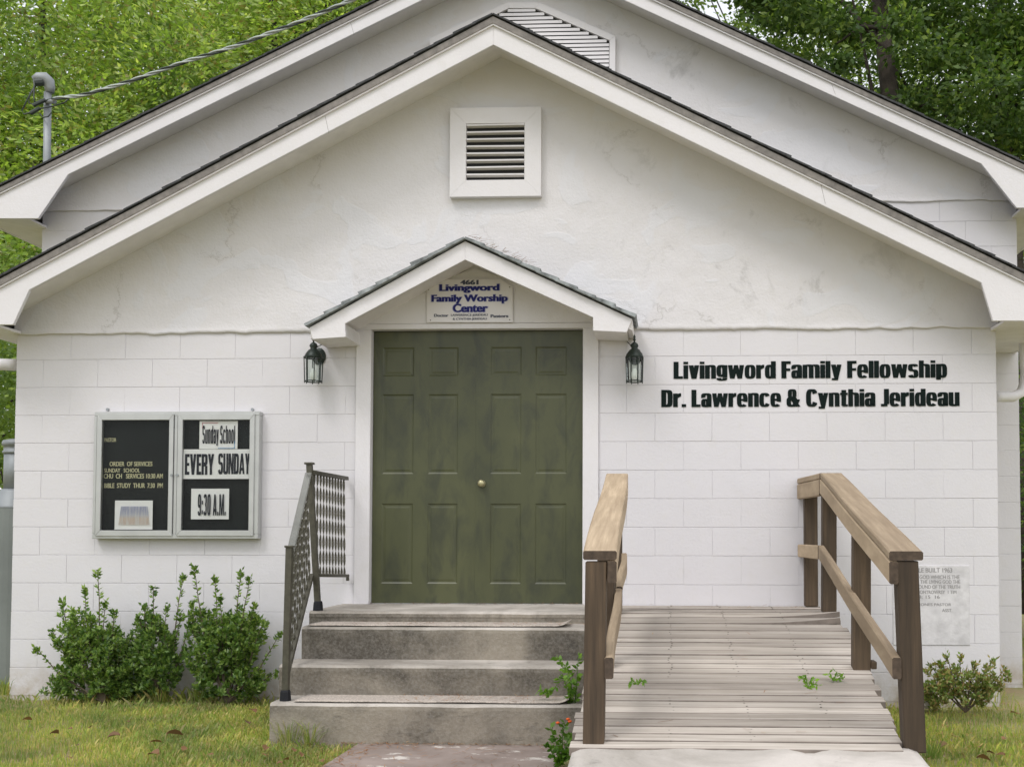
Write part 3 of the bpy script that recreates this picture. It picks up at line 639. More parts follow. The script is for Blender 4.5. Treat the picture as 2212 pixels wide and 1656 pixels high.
# caption overlay built as letters; the wall itself bears none
lt = thing('caption_lettering', at(1750,880,0), 'two lines of bold dark caption overlay, built as letters on the white block wall right of the door', 'lettering')
for s, r in (('Livingword Family Fellowship',(1455,778,2044,818)), ('Dr. Lawrence & Cynthia Jerideau',(1428.5,839,2071,879))):
    q = rect(*r, -0.004); tot = sum(.22 if c == ' ' else GL[c][0]+.055 for c in s)-.055; kx = (q[1]-q[0])/tot; x = 0
    for c in s:
        if c == ' ': x += .22; continue
        build('letter', poster_text(c, q[0]+x*kx, q[0]+(x+GL[c][0])*kx, q[2], q[3], -0.0042, fat=.032), M['caption_ink'], lt, fix=False); x += GL[c][0]+.055

# ------------------------------------------------------------------ notice case
def notice():
    x0, x1, z0, z1 = rect(199,888,561,1163,-0.07)
    t = thing('notice_case', ((x0+x1)/2,0,z0), 'aluminium glazed notice case with two doors on the wall left of the steps', 'notice board')
    yf = -0.085; fw = 0.055; mid = at(377,1000,yf).x
    bk = MB(); bk.box(x0+.01,x1-.01,-0.02,-0.004,z0+.01,z1-.01); build('backboard', bk, M['board'], t)
    for q in ((x0,x1,z0,z0+0.035),(x0,x1,z1-0.03,z1)): build('case_frame', MB().box(q[0],q[1],yf+0.012,-0.004,q[2],q[3]), M['alu'], t, bevel=0.003)
    for q in ((x0,x0+0.022),(x1-0.035,x1)): build('case_frame', MB().box(q[0],q[1],yf+0.012,-0.004,z0+0.035,z1-0.03), M['alu'], t, bevel=0.003)
    m0,m1,_,_ = rect(374,900,381,1100,yf); build('case_mullion', MB().box(m0-.004,m1+.004,yf+.012,-.02,z0+.035,z1-.03), M['alu'], t)
    for (a, b2, pa, pb) in (((205,893),(375,1157),(215.5,906.5),(365.5,1145)), ((380,893),(550,1157),(390.5,906),(539.5,1145))):
        ax, bx, az, bz = rect(a[0],a[1],b2[0],b2[1],yf); ia, ib, ja, jb = rect(pa[0],pa[1],pb[0],pb[1],yf)
        d = build('case_door', MB().box(ia-.004,ib+.004,yf+0.010,yf+0.013,ja-.004,jb+.004), M['pane'], t)
        for q in ([(ax,az),(bx,az),(ib,ja),(ia,ja)], [(bx,az),(bx,bz),(ib,jb),(ib,ja)], [(bx,bz),(ax,bz),(ia,jb),(ib,jb)], [(ax,bz),(ax,az),(ia,ja),(ia,jb)]):
            f = MB(); f.prism([(x,yf,z) for x,z in q], 0.03); build('door_frame', f, M['alu'], d, bevel=0.002)
        lx = at(371 if a[0] < 300 else 383, 1026, yf); build('lock', MB().tube([(lx.x,yf+.001,lx.z),(lx.x,yf-.008,lx.z)], 0.0095, 12), M['galv'], d)
    for px in (232, 545):
        q = at(px,884,-0.01); build('fixing_bolt', MB().tube([(q.x,0.004,q.z),(q.x,-0.012,q.z)], 0.011, 10), M['galv'], t)
    yb = -0.0215
    def ln(s, x0,y0,x1,y1): build('pin_lettering', letters(s,*rect(x0,y0,x1,y1,yb),yb,sweep=0.06,off=0.006,n=3), M['pin'], t, fix=False)
    ln('PASTOR',225,945.5,251.5,954); ln('ORDER  OF SERVICES',236.5,996.5,329.5,1006.5); ln('SUNDAY   SCHOOL',225,1011,302.5,1020)
    ln('CHU  CH   SERVICES 10:30 AM',224,1022.5,352,1033); ln('BIBLE  STUDY  THUR  7:30  PM',225,1043,352,1053.5)
notice()
def poster(px, label, lines, extra=None, curl=0.006):
    Y = -0.052; x0,x1,z0,z1 = rect(*px,Y); n = 10; V = []; F = []
    for i in range(n+1):
        u = i/n; x = x0+(x1-x0)*u; y = Y-curl*(2*u-1)**2*(1 if u < .5 else 0.4)
        V += [(x,y,z0),(x,y,z1),(x,y+.0006,z0),(x,y+.0006,z1)]
    for i in range(n): a = 4*i; F += [(a,a+4,a+5,a+1),(a+2,a+3,a+7,a+6)]
    t = thing('poster', ((x0+x1)/2,Y,z0), label, 'poster')
    mb = MB(); mb.add(V,F); build('sheet', mb, M['paper'], t, fix=False)
    for s, r, kw in lines:
        build('print', poster_text(s,*rect(*r,Y-curl-0.001),Y-curl-0.001,**kw), M['ink'], t, fix=False)
    return t, Y-curl-0.001
p1, yy = poster((431,909,514,969.5), 'white paper reading Sunday School at the top of the right glazed door', [('Sunday School',(437,919,508,957.5),dict(gap=.09))])
for c, a in (((0.55,0.16,0.22),((437,912.3,471,913.4),(437,912.3,438,926))), ((0.06,0.24,0.50),((471,967,507,968.2),(506,951,507.2,968.2)))):
    mb = MB()
    for i, r in enumerate(a): q = rect(*r,yy); mb.box(q[0],q[1],yy-0.0003*(i+1),yy+0.0005,q[2],q[3])
    build('corner_rule', mb, flat('rule',c), p1)
poster((391,969.8,539.5,1034), 'wide white banner paper reading EVERY SUNDAY across the right glazed door', [('EVERY',(399,980,462.5,1025),dict(gap=.03)),('SUNDAY',(471,979,540,1023.5),dict(gap=.03))], curl=0.003)
poster((413.5,1055,495.5,1121), 'white paper reading 9:30 A.M. low behind the right glazed door', [('9:30 A.M.',(427,1067,488,1112.5),dict(gap=.10))], curl=0.010)
p4, yy = poster((248.5,1080.5,330.5,1143), 'white paper with a faded blue and orange print low behind the left glazed door', [], curl=0.008)
q = rect(256,1093,324,1133,yy); mb = MB(); n = 24
for i in range(n):
    a = q[0]+(q[1]-q[0])*i/n; c = q[0]+(q[1]-q[0])*(i+0.8)/n; mx = (q[0]+q[1])/2; f = lambda x: mx+(x-mx)*0.86
    mb.add([(a,yy,q[2]),(c,yy,q[2]),(f(c),yy,q[3]),(f(a),yy,q[3])],[(0,1,2,3)])
build('print', mb, M['picture'], p4, fix=False)

# ------------------------------------------------------------------ wall lanterns
def lantern(px, label, armdir):
    Y = -0.13; base = at(px,830,Y); top = at(px,722,Y).z; z0 = base.z; H = top-z0; x = base.x
    t = thing('wall_lantern', (x,Y,z0), label, 'wall lamp', 'wall lanterns beside the door')
    bz, cz = z0+0.06*H, z0+0.53*H; R_ = 0.064
    build('glass_body', MB().lathe((x,Y,bz), [(R_*.86,0),(R_*.95,cz-bz)], 8), M['glass'], t)
    cage = MB()
    for k in range(8):
        a = 2*math.pi*(k+.5)/8; c, s = math.cos(a), math.sin(a)
        cage.tube([(x+c*R_*.93,Y+s*R_*.93,bz-.012),(x+c*R_*1.02,Y+s*R_*1.02,cz+.008)], 0.0038, 5)
    for z, r in ((bz,R_*.95),(cz,R_*1.03)):
        cage.tube([(x+math.cos(2*math.pi*k/8+.39)*r,Y+math.sin(2*math.pi*k/8+.39)*r,z) for k in range(9)], 0.0042, 5)
    build('cage', cage, M['lantern'], t)
    build('cap', MB().lathe((x,Y,cz), [(R_*1.0,0),(R_*.98,.01),(R_*.85,.03),(R_*.55,.055),(R_*.36,.062),(R_*.34,.070),(R_*.46,.084),(R_*.38,.098),(R_*.12,.112)], 16), M['lantern'], t, shade=True)
    build('finial', MB().lathe((x,Y,cz+.11), [(.006,0),(.006,.01),(.011,.018),(.006,.028),(.009,.036),(.002,.055)], 10), M['lantern'], t, shade=True)
    build('bulb', MB().lathe((x,Y,bz+.01), [(.012,0),(.024,.02),(.027,.04),(.018,.062),(.013,.082)], 12), M['bulb'], t, shade=True)
    pl = MB(); pl.lathe((0,0,0), [(.05,0),(.05,.008),(.035,.018)], 16)
    pl.v = [(x+a, -c-0.0, cz+.03+b2*1.25) for a, b2, c in pl.v]; build('backplate', pl, M['lantern'], t)
    build('arm', MB().tube([(x,-0.012,cz+.03),(x,-0.05,cz+.005),(x,-0.10,cz+.06),(x,Y,cz+.115)], 0.006, 6), M['lantern'], t)
    build('wire', MB().tube([(x,Y+.02,cz+.07),(x+armdir*.03,-0.07,cz+.10),(x+armdir*.055,-0.004,cz+.135)], 0.0035, 5), M['lantern'], t)
lantern(676.5, 'small verdigris lantern on the wall left of the door, above the iron railing', 1)
lantern(1370.5, 'small black lantern on the wall right of the door, beside the caption words', -1)

# ------------------------------------------------------------------ plaque in the wall
def plaque():
    x0,x1,z0,z1 = rect(1930,1221,2094,1392,-0.01)
    t = thing('cornerstone_plaque', ((x0+x1)/2,0,z0), 'worn grey inscribed plaque let into the wall behind the right ramp railing', 'plaque')
    mb = MB(); mb.box(x0,x1,-0.0065,0.004,z0,z1); build('slab', mb, M['stone'], t, bevel=0.002)
    for s, x,y,w2,h in (('TEMPLE BUILT 1963',1955,1226,102,9.5),('HOUSE OF GOD WHICH IS THE',1938,1241.5,135,8),('CHURCH OF THE LIVING GOD THE',1936,1252,138,7.5),('PILLAR & GROUND OF THE TRUTH',1936,1263,138,7.5),
                      ('WITHOUT CONTROVERSY  1 TIM',1938,1274.5,128,7),('3: 15  16',1985,1285,45,7),('REV. R. N. JONES PASTOR',1940,1302,115,7.5),('ASST.',2035,1314,22,7)):
        build('inscription', letters(s,*rect(x,y,x+w2,y+h,-0.0072),-0.0072,sweep=0.05,n=2), M['stone_ink'], t, fix=False)
plaque()

# ------------------------------------------------------------------ steps
Zs = [0.671]; Yst = []
yl = atz(950,1320,0.671).y; Yst.append(yl)
steps = thing('entrance_steps', (at(950,1304,0).x,-1.0,0), 'stained grey concrete steps rising to the double door', 'steps')
ypx = [(1320,1345),(1354,1424),(1437,1503),(1520,1598)]
lv = []; Z = 0.671
for i, (nose, foot) in enumerate(ypx):
    Y = atz(950,nose,Z).y; lv.append((Z,Y)); Z = at(950,foot,Y).z
print('steps', lv, Z)
lefts = [668,652,603,583]; xr = -0.36
for i, (z, y) in enumerate(lv):
    yb = 0.0 if i == 0 else lv[i-1][1]
    xl = at(lefts[i],ypx[i][0],y).x; zb = lv[i+1][0]-0.02 if i < 3 else -0.15
    V = []; nx = 60; prof = [(0,0.012),(0.004,0.004),(0.012,0),(0.5,0),(1,0)]
    mb = MB(); nj = 12
    g_ = []
    for a in range(nx+1):
        x = xl+(xr-xl)*a/nx; row = []
        n1 = 0.006*noise.noise(Vector((x*3,i*7,0)))+0.003*noise.noise(Vector((x*14,i,0)))
        for (yy_, zz_) in [(y+n1,zb),(y+n1*.8,zb+(z-zb)*.5),(y-.004+n1,z-0.035),(y-.001+n1,z-0.016+n1*.5),(y+.010+n1,z-.004),(y+.03,z+n1*.2),(yb+0.02,z)]:
            row.append((x,yy_,zz_))
        g_.append(row)
    m_ = len(g_[0]); V = [q for r in g_ for q in r]
    F = [(a*m_+b_, (a+1)*m_+b_, (a+1)*m_+b_+1, a*m_+b_+1) for a in range(nx) for b_ in range(m_-1)]
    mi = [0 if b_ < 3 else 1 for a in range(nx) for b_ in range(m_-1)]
    n0 = len(V); 
    mb.v = V; mb.f = F; mb.mi = mi
    mb.add([g_[0][k] for k in range(m_)]+[(xl,yb+0.02,zb)], [tuple(range(m_,-1,-1))]); mb.add([g_[-1][k] for k in range(m_)]+[(xr,yb+0.02,zb)], [tuple(range(m_+1))])
    build('step', mb, [M['concrete'],M['tread']], steps, fix=False)
for i, (px0, px1, lab) in ((1,(664,1226,'thin gritty tread mat curling up on the step just below the landing')),(3,(632,1228,'thin gritty tread mat lying on the bottom step'))):
    z, y = lv[i]; yb = lv[i-1][1]; xa, xb = at(px0,ypx[i][0],y).x, at(px1,ypx[i][0],y).x; V = []; nx, ny = 60, 6
    for a in range(nx+1):
        u = a/nx; x = xa+(xb-xa)*u
        for c in range(ny+1):
            v_ = c/ny; lift = 0.010+0.010*abs(noise.noise(Vector((x*2.2,v_*1.2,i))))*(1-v_)+0.022*max(0,(u-.955)/.045)**2
            V.append((x, y+0.02+(yb-y-0.05)*v_+0.008*noise.noise(Vector((x*2,i,5))), z+lift))
    n1 = len(V); V += [(a_,b_,c_-0.005) for a_,b_,c_ in V]
    ix = lambda a,c,o=0: o+a*(ny+1)+c
    F = [(ix(a,c),ix(a+1,c),ix(a+1,c+1),ix(a,c+1)) for a in range(nx) for c in range(ny)] + [(ix(a,0,n1),ix(a+1,0,n1),ix(a+1,0),ix(a,0)) for a in range(nx)]
    F += [(ix(0,c,n1),ix(0,c),ix(0,c+1),ix(0,c+1,n1)) for c in range(ny)]+[(ix(nx,c),ix(nx,c,n1),ix(nx,c+1,n1),ix(nx,c+1)) for c in range(ny)]
    o = npmesh('tread_mat', V, F, M['mat']); tag(o, lab, 'mat', 'tread mats on the steps')

# ------------------------------------------------------------------ path and pad
mb = MB(); 
pa = [atz(x,y,0.0) for x,y in ((775,1603),(1210,1603),(1215,1656),(690,1656))]
pts = [(pa[0].x,pa[0].y+.02,-0.004),(pa[3].x,pa[3].y,-0.004),(pa[3].x-0.25,-5.5,-0.004),(pa[2].x-0.05,-5.5,-0.004),(pa[2].x-0.05,pa[2].y,-0.004),(pa[1].x+0.08,pa[1].y+.02,-0.004)]
mb.add(pts+[(a,b_,-0.1) for a,b_,_ in pts], [tuple(range(6)), tuple(range(11,5,-1))]+[(i,i+6,(i+1)%6+6,(i+1)%6) for i in range(6)])
tag(build('path', mb, M['path']), kind='structure')
PADX0, PADX1 = -0.39, 1.033
def pad():
    V = []; nx, ny = 40, 30
    for a in range(nx+1):
        for c in range(ny+1):
            x = PADX0+(PADX1-PADX0)*a/nx; y = -4.6+1.33*c/ny
            e = min(a,nx-a)/nx; dz = -0.012*max(0,1-e*30)**2-0.02*max(0,noise.noise(Vector((x*6,y*6,9)))-.15)*(1 if e < .06 or c > ny-3 else .2)
            V.append((x+0.006*noise.noise(Vector((y*5,a>20,0))), y, 0.288-0.10*(1-c/ny)**1.2+dz+0.010*noise.noise(Vector((x*3,y*3,0)))+0.006*noise.noise(Vector((x*11,y*11,2)))))
    F = [(a*(ny+1)+c,(a+1)*(ny+1)+c,(a+1)*(ny+1)+c+1,a*(ny+1)+c+1) for a in range(nx) for c in range(ny)]
    n = len(V); rim = [a*(ny+1) for a in range(nx+1)]+[nx*(ny+1)+c for c in range(1,ny+1)]+[a*(ny+1)+ny for a in range(nx-1,-1,-1)]+[c for c in range(ny-1,0,-1)]
    V += [(V[r][0],V[r][1],-0.1) for r in rim]; F += [(rim[(i+1)%len(rim)],rim[i],n+i,n+(i+1)%len(rim)) for i in range(len(rim))]
    tag(npmesh('concrete_pad', V, F, M['pad'], smooth=False), 'pale concrete pad at the foot of the wooden ramp', 'concrete pad')
pad()

# ------------------------------------------------------------------ ramp
YB, YF = -0.75, -3.25
def deckz(y): return 0.668 if y > YB else 0.668-(YB-y)*0.368/(YB-YF)
def decke(y): return 1.075+0.004*(y-YB) if y > -1.5 else 1.075-max(0,(-1.5-y))*0.058
rampT = thing('wooden_ramp', (0.35,-1.6,0), 'weathered grey board ramp leading up to the landing right of the steps', 'ramp')
y = -0.006; k = 0
while y > YF-0.02:
    wd = random.choice((0.088,0.088,0.088,0.092)); gap = random.choice((0.003,0.004,0.006,0.010)); hj = random.uniform(-.003,.003); y1 = y-wd
    x0 = -0.40+random.uniform(-.015,.015) if y < -0.55 else -0.355; x1 = decke(y)+random.uniform(-.016,.016)
    tw = random.uniform(-.004,.004); n = 8; mb = MB(); th = 0.032; k += 1
    warp = 0.035 if k in (9,11) else 0; sk_ = random.uniform(-.006,.006)
    prev = None
    for i in range(n+1):
        u = i/n; x = x0+(x1-x0)*u; wv = 0.003*noise.noise(Vector((x*2,k,0)))
        lf = warp*max(0,(u-.62)/.38)**2; s = sk_*(u-.5)
        za, zb_ = deckz(y)+hj, deckz(y1)+hj
        ring = [(x,y1+s,zb_+lf+wv+.001),(x,y+s,za+lf*.5+wv-tw*.3),(x,y+s,za+lf*.5+wv-th),(x,y1+s,zb_+lf+wv-th)]
        cu = 0.0025; ring = [(x,y1+s,ring[0][2]-cu),(x,y1+s+.004,ring[0][2]),(x,y+s-.004,ring[1][2]),(x,y+s,ring[1][2]-cu),ring[2],ring[3]]
        b0 = len(mb.v); mb.v += ring
        if prev is not None:
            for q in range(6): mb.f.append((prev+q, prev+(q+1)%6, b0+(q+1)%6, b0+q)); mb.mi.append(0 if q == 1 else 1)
        else: mb.f.append(tuple(range(5,-1,-1))); mb.mi.append(0)
        prev = b0
    mb.f.append(tuple(prev+q for q in range(6))); mb.mi.append(0)
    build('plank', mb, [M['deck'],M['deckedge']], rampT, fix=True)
    y = y1-gap
nl = MB()
for xx in (0.02, 0.36, 0.72):       # nail heads in rows
    yv = -0.05
    while yv > YF:
        nl.lathe((xx+random.uniform(-.012,.012),yv,deckz(yv)+.0005),[(.0045,0),(.0045,.0015)],6); yv -= random.choice((0.044,0.05))
build('nail', nl, M['iron'], rampT, kind='stuff')
for xx in (-0.36, 0.33, 0.91):
    mb = MB(); a, c = 0.038, 0.14
    mb.hexa([(xx,-0.02,deckz(0)-.036),(xx+a,-0.02,deckz(0)-.036),(xx+a,-0.02,deckz(0)-.036-c),(xx,-0.02,deckz(0)-.036-c)],[(xx,YB,deckz(YB)-.036),(xx+a,YB,deckz(YB)-.036),(xx+a,YB,deckz(YB)-.036-c),(xx,YB,deckz(YB)-.036-c)])
    mb.hexa([(xx,YB-.002,deckz(YB)-.036),(xx+a,YB-.002,deckz(YB)-.036),(xx+a,YB-.002,deckz(YB)-.036-c),(xx,YB-.002,deckz(YB)-.036-c)],[(xx,YF,deckz(YF)-.036),(xx+a,YF,deckz(YF)-.036),(xx+a,YF,deckz(YF)-.036-c),(xx,YF,deckz(YF)-.036-c)])
    build('joist', mb, M['post'], rampT)
def board(name, p, q, wx, hz, mat, parent, bow=0.004, bevel=0.005, ends=True):
    """board between p and q (top centre line), wx across, hz deep, slightly bowed"""
    mb = MB(); n = 8; prev = None; p, q = Vector(p), Vector(q)
    for i in range(n+1):
        u = i/n; c = p.lerp(q,u); c.z += bow*math.sin(math.pi*u)*1.0+0.002*noise.noise(Vector((c.y*3,p.x,0))); c.x += bow*math.sin(2.2*math.pi*u+p.x)
        r = 0.006 if hz > .03 and wx > .03 else 0.003; a = wx/2
        ring = [(c.x-a,c.y,c.z-r),(c.x-a+r,c.y,c.z),(c.x+a-r,c.y,c.z),(c.x+a,c.y,c.z-r),(c.x+a,c.y,c.z-hz+r),(c.x+a-r,c.y,c.z-hz),(c.x-a+r,c.y,c.z-hz),(c.x-a,c.y,c.z-hz+r)]
        b0 = len(mb.v); mb.v += ring
        if prev is not None:
            for k in range(8): mb.f.append((prev+k, prev+(k+1)%8, b0+(k+1)%8, b0+k)); mb.mi.append(0)
        else: mb.f.append(tuple(range(7,-1,-1))); mb.mi.append(1)
        prev = b0
    mb.f.append(tuple(prev+k for k in range(8))); mb.mi.append(1)
    return build(name, mb, [mat, M['endgrain']], parent)
def post(parent, xb, xt, y, zb, zt, w=0.089):
    mb = MB(); a = w/2
    mb.hexa([(xb-a,y-a,zb),(xb+a,y-a,zb),(xt+a,y-a,zt),(xt-a,y-a,zt)], [(xb-a,y+a,zb),(xb+a,y+a,zb),(xt+a,y+a,zt),(xt-a,y+a,zt)]); return build('post', mb, M['post'], parent, bevel=0.004)
CT_ = lambda y: 1.563 if y > YB else 1.563-(YB-y)*(1.563-1.101)/(YB-YF)     # top of the cap
MT_ = lambda y: 1.100 if y > YB else 1.100-(YB-y)*(1.100-0.662)/(YB-YF)
rr = thing('ramp_railing', (1.04,-1.6,deckz(-1.6)), 'brown wooden railing along the right edge of the ramp, four posts', 'railing')
ci = 1.03
board('cap_rail', (0.99,-0.03,CT_(0)), (1.05,YB+.001,CT_(YB)), 0.14, 0.038, M['rail'], rr, 0)
board('cap_rail', (1.05,YB-.001,CT_(YB)), (0.989,YF-.03,CT_(YF)), 0.14, 0.038, M['rail'], rr)
board('side_rail', (0.938,-0.03,CT_(0)-.041), (0.995,YB+.001,CT_(0)-.041), 0.038, 0.105, M['rail'], rr, 0)
board('side_rail', (0.995,YB-.001,CT_(YB)-.041), (0.938,YF-.028,CT_(YF)-.042), 0.038, 0.095, M['rail'], rr)
board('middle_rail', (0.940,-0.03,MT_(0)), (0.985,YB+.001,MT_(YB)), 0.038, 0.089, M['rail'], rr, 0)
board('middle_rail', (0.985,YB-.001,MT_(YB)), (0.947,YF-.03,MT_(YF)), 0.038, 0.089, M['rail'], rr)
post(rr, 1.003, 1.003, -0.10, deckz(0)+.004, CT_(0)-.041); post(rr, 1.040, 1.046, -0.70, deckz(-0.7)+.004, CT_(0)-.041)
post(rr, 1.010, 1.018, -2.06, deckz(-2.10)-.02, CT_(-2.10)-.045); post(rr, 1.026, 1.000, YF+.02, 0.27, CT_(YF)-.04)
build('bolt_block', MB().box(1.056,1.085,-2.11,-2.02,deckz(-2.06),deckz(-2.06)+.04), M['post'], rr, bevel=0.004)
rl = thing('ramp_railing', (-0.31,-2,deckz(-2)), 'brown wooden railing between the steps and the ramp, left side of the ramp', 'railing')
board('cap_rail', (-0.319,YB+.02,CT_(YB)), (-0.281,YF-.03,CT_(YF)), 0.142, 0.038, M['rail'], rl)
board('side_rail', (-0.267,YB+.02,CT_(YB)-.041), (-0.230,YF-.028,CT_(YF)-.042), 0.038, 0.092, M['rail'], rl)
board('middle_rail', (-0.258,-1.12,MT_(-1.12)+.02), (-0.255,-1.98,MT_(-1.98)+.008), 0.034, 0.089, M['rail'], rl, 0.006)
board('middle_rail', (-0.256,-1.99,MT_(-1.99)), (-0.243,YF-.03,MT_(YF)-.006), 0.038, 0.089, M['rail'], rl)
post(rl, -0.330, -0.330, YB-.02, deckz(YB)+.004, CT_(YB)-.045); post(rl, -0.322, -0.318, -2.06, deckz(-2.1)-.02, CT_(-2.1)-.045); post(rl, -0.307, -0.297, YF+.02, 0.27, CT_(YF)-.045)

# ------------------------------------------------------------------ iron handrail
def ironrail():
    yR = lv[0][1]+0.05; yF = lv[3][1]+0.09
    F0, F1 = at(616.5,1503,yF), at(625.5,1182,yF); R0, R1 = at(687,1312,yR), at(668.5,1003,yR)
    t = thing('iron_handrail', (F0.x,yF,lv[3][0]), 'dark iron handrail with twisted pickets on the left of the steps', 'handrail')
    def bar(n, a, b2, w, d, mat=M['iron']):
        a, b2 = Vector(a), Vector(b2); dr = (b2-a).normalized(); up = Vector((1,0,0)); s = dr.cross(up).normalized(); mb = MB()
        o = [up*w/2*i+s*d/2*j for i, j in ((-1,-1),(1,-1),(1,1),(-1,1))]
        mb.hexa([a+q for q in o],[b2+q for q in o]); return build(n, mb, mat, t, bevel=0.002)
    bar('post', (F0.x,yF,lv[3][0]+.01), F1, 0.036, 0.036); bar('post', (R0.x,yR,lv[0][0]+.01), R1, 0.036, 0.036)
    for q, z in ((F0,lv[3][0]),(R0,lv[0][0])): build('foot', MB().lathe((q.x,q.y,z+.001),[(.034,0),(.030,.05),(.026,.06)],8), M['rubber'], t)
    build('post_cap', MB().box(R1.x-.028,R1.x+.028,R1.y-.028,R1.y+.028,R1.z,R1.z+.014), M['iron'], t, bevel=.003); build('post_cap', MB().box(F1.x-.024,F1.x+.024,F1.y-.024,F1.y+.024,F1.z,F1.z+.012), M['iron'], t, bevel=.003)
    # sloping panel
    a = Vector((R1.x,yR-.02,R1.z-.06)); c = Vector((F1.x,yF+.02,F1.z-.02)); bar('top_rail', a, c, 0.042, 0.016, M['railtop'])
    a2 = Vector((R0.x*.4+R1.x*.6,yR-.02,at(682,1243,yR).z)); c2 = Vector((F0.x,yF+.02,at(619,1455,yF).z)); bar('bottom_rail', a2, c2, 0.03, 0.024)
    def picket(p, q, ph):
        n = 34; mb = MB(); wd, th = 0.0085, 0.0016; L = (q-p).length; prev = None
        for i in range(n+1):
            u = i/n; c = p.lerp(q,u); an = ph+math.pi*L*u/0.105; dx = Vector((math.cos(an),math.sin(an),0)); dy = Vector((-math.sin(an),math.cos(an),0))
            b0 = len(mb.v); mb.v += [tuple(c+dx*wd*i2+dy*th*j2) for i2, j2 in ((-1,-1),(1,-1),(1,1),(-1,1))]
            if prev is not None:
                for k in range(4): mb.f.append((prev+k,prev+(k+1)%4,b0+(k+1)%4,b0+k)); mb.mi.append(0)
            prev = b0
        build('picket', mb, M['iron'], t, fix=False)
    for i in range(9):
        u = (i+.8)/9.6; picket(a2.lerp(c2,u)+Vector((0,0,.01)), a.lerp(c,u)-Vector((0,0,.008)), 0.6)
    # level panel back to the casing
    w1, w2 = at(749,1033,-0.03), at(751,1243,-0.03); r1 = Vector((R1.x+.012,yR+.01,at(676,1019,yR).z)); r2 = Vector((R0.x*.2+R1.x*.8,yR+.01,at(683,1242,yR).z))
    bar('top_rail', r1, w1, 0.03, 0.026); bar('bottom_rail', r2, w2, 0.026, 0.022)
    build('end_knob', MB().lathe((w2.x,w2.y,w2.z-.035),[(.010,0),(.013,.01),(.010,.03)],8), M['iron'], t)
    for i in range(11):
        u = (i+.9)/12.0; picket(r2.lerp(w2,u)+Vector((0,0,.01)), r1.lerp(w1,u)-Vector((0,0,.01)), 0.2)
ironrail()

# ------------------------------------------------------------------ left and right of the building: pipes, weatherhead
def pipes():
    c = at(36,1000,0.75); t = thing('metal_flue', (c.x,0.75,0), 'galvanised flue with a capped top on a grey cylinder beside the left wall corner', 'flue')
    zt = lambda y: at(36,y,0.75).z
    build('cylinder', MB().lathe((c.x,0.75,0), [(.165,0),(.165,zt(1098))], 24), M['greymetal'], t, shade=False)
    build('flashing', MB().lathe((c.x,0.75,zt(1098)), [(.165,0),(.15,.02),(.12,zt(1062)-zt(1098)),(.10,zt(1056)-zt(1098))], 24), M['galv'], t, shade=True)
    build('pipe', MB().lathe((c.x,0.75,zt(1056)), [(.092,0),(.092,zt(978)-zt(1056))], 24), M['galv'], t, shade=True)
    build('cap', MB().lathe((c.x,0.75,zt(980)), [(.10,0),(.105,.02),(.095,.022),(.095,.06),(.108,.062),(.108,.09),(.10,.105),(.05,.118)], 24), M['galv'], t, shade=True)
    a = at(-30,786,0.5); b2 = at(34,788,0.3); t = MB(); t.tube([(a.x-.3,.5,a.z+.0),(a.x,.5,a.z),(b2.x,.3,b2.z)], 0.045, 14)
    o = build('downspout_elbow', t, M['trim'], shade=True); tag(o, 'white pipe elbow under the left eave of the front gable', 'downspout')
    pts = [at(2206,700,.55), at(2212,740,.55), at(2214,790,.55), at(2213,825,.55), at(2205,848,.52), at(2188,857,.48), at(2160,857,.42), at(2148,857,.38)]
    o = build('downspout', MB().tube(pts, 0.038, 14), M['trim'], shade=True); tag(o, 'white downspout bending back to the wall under the right eave', 'downspout')
pipes()
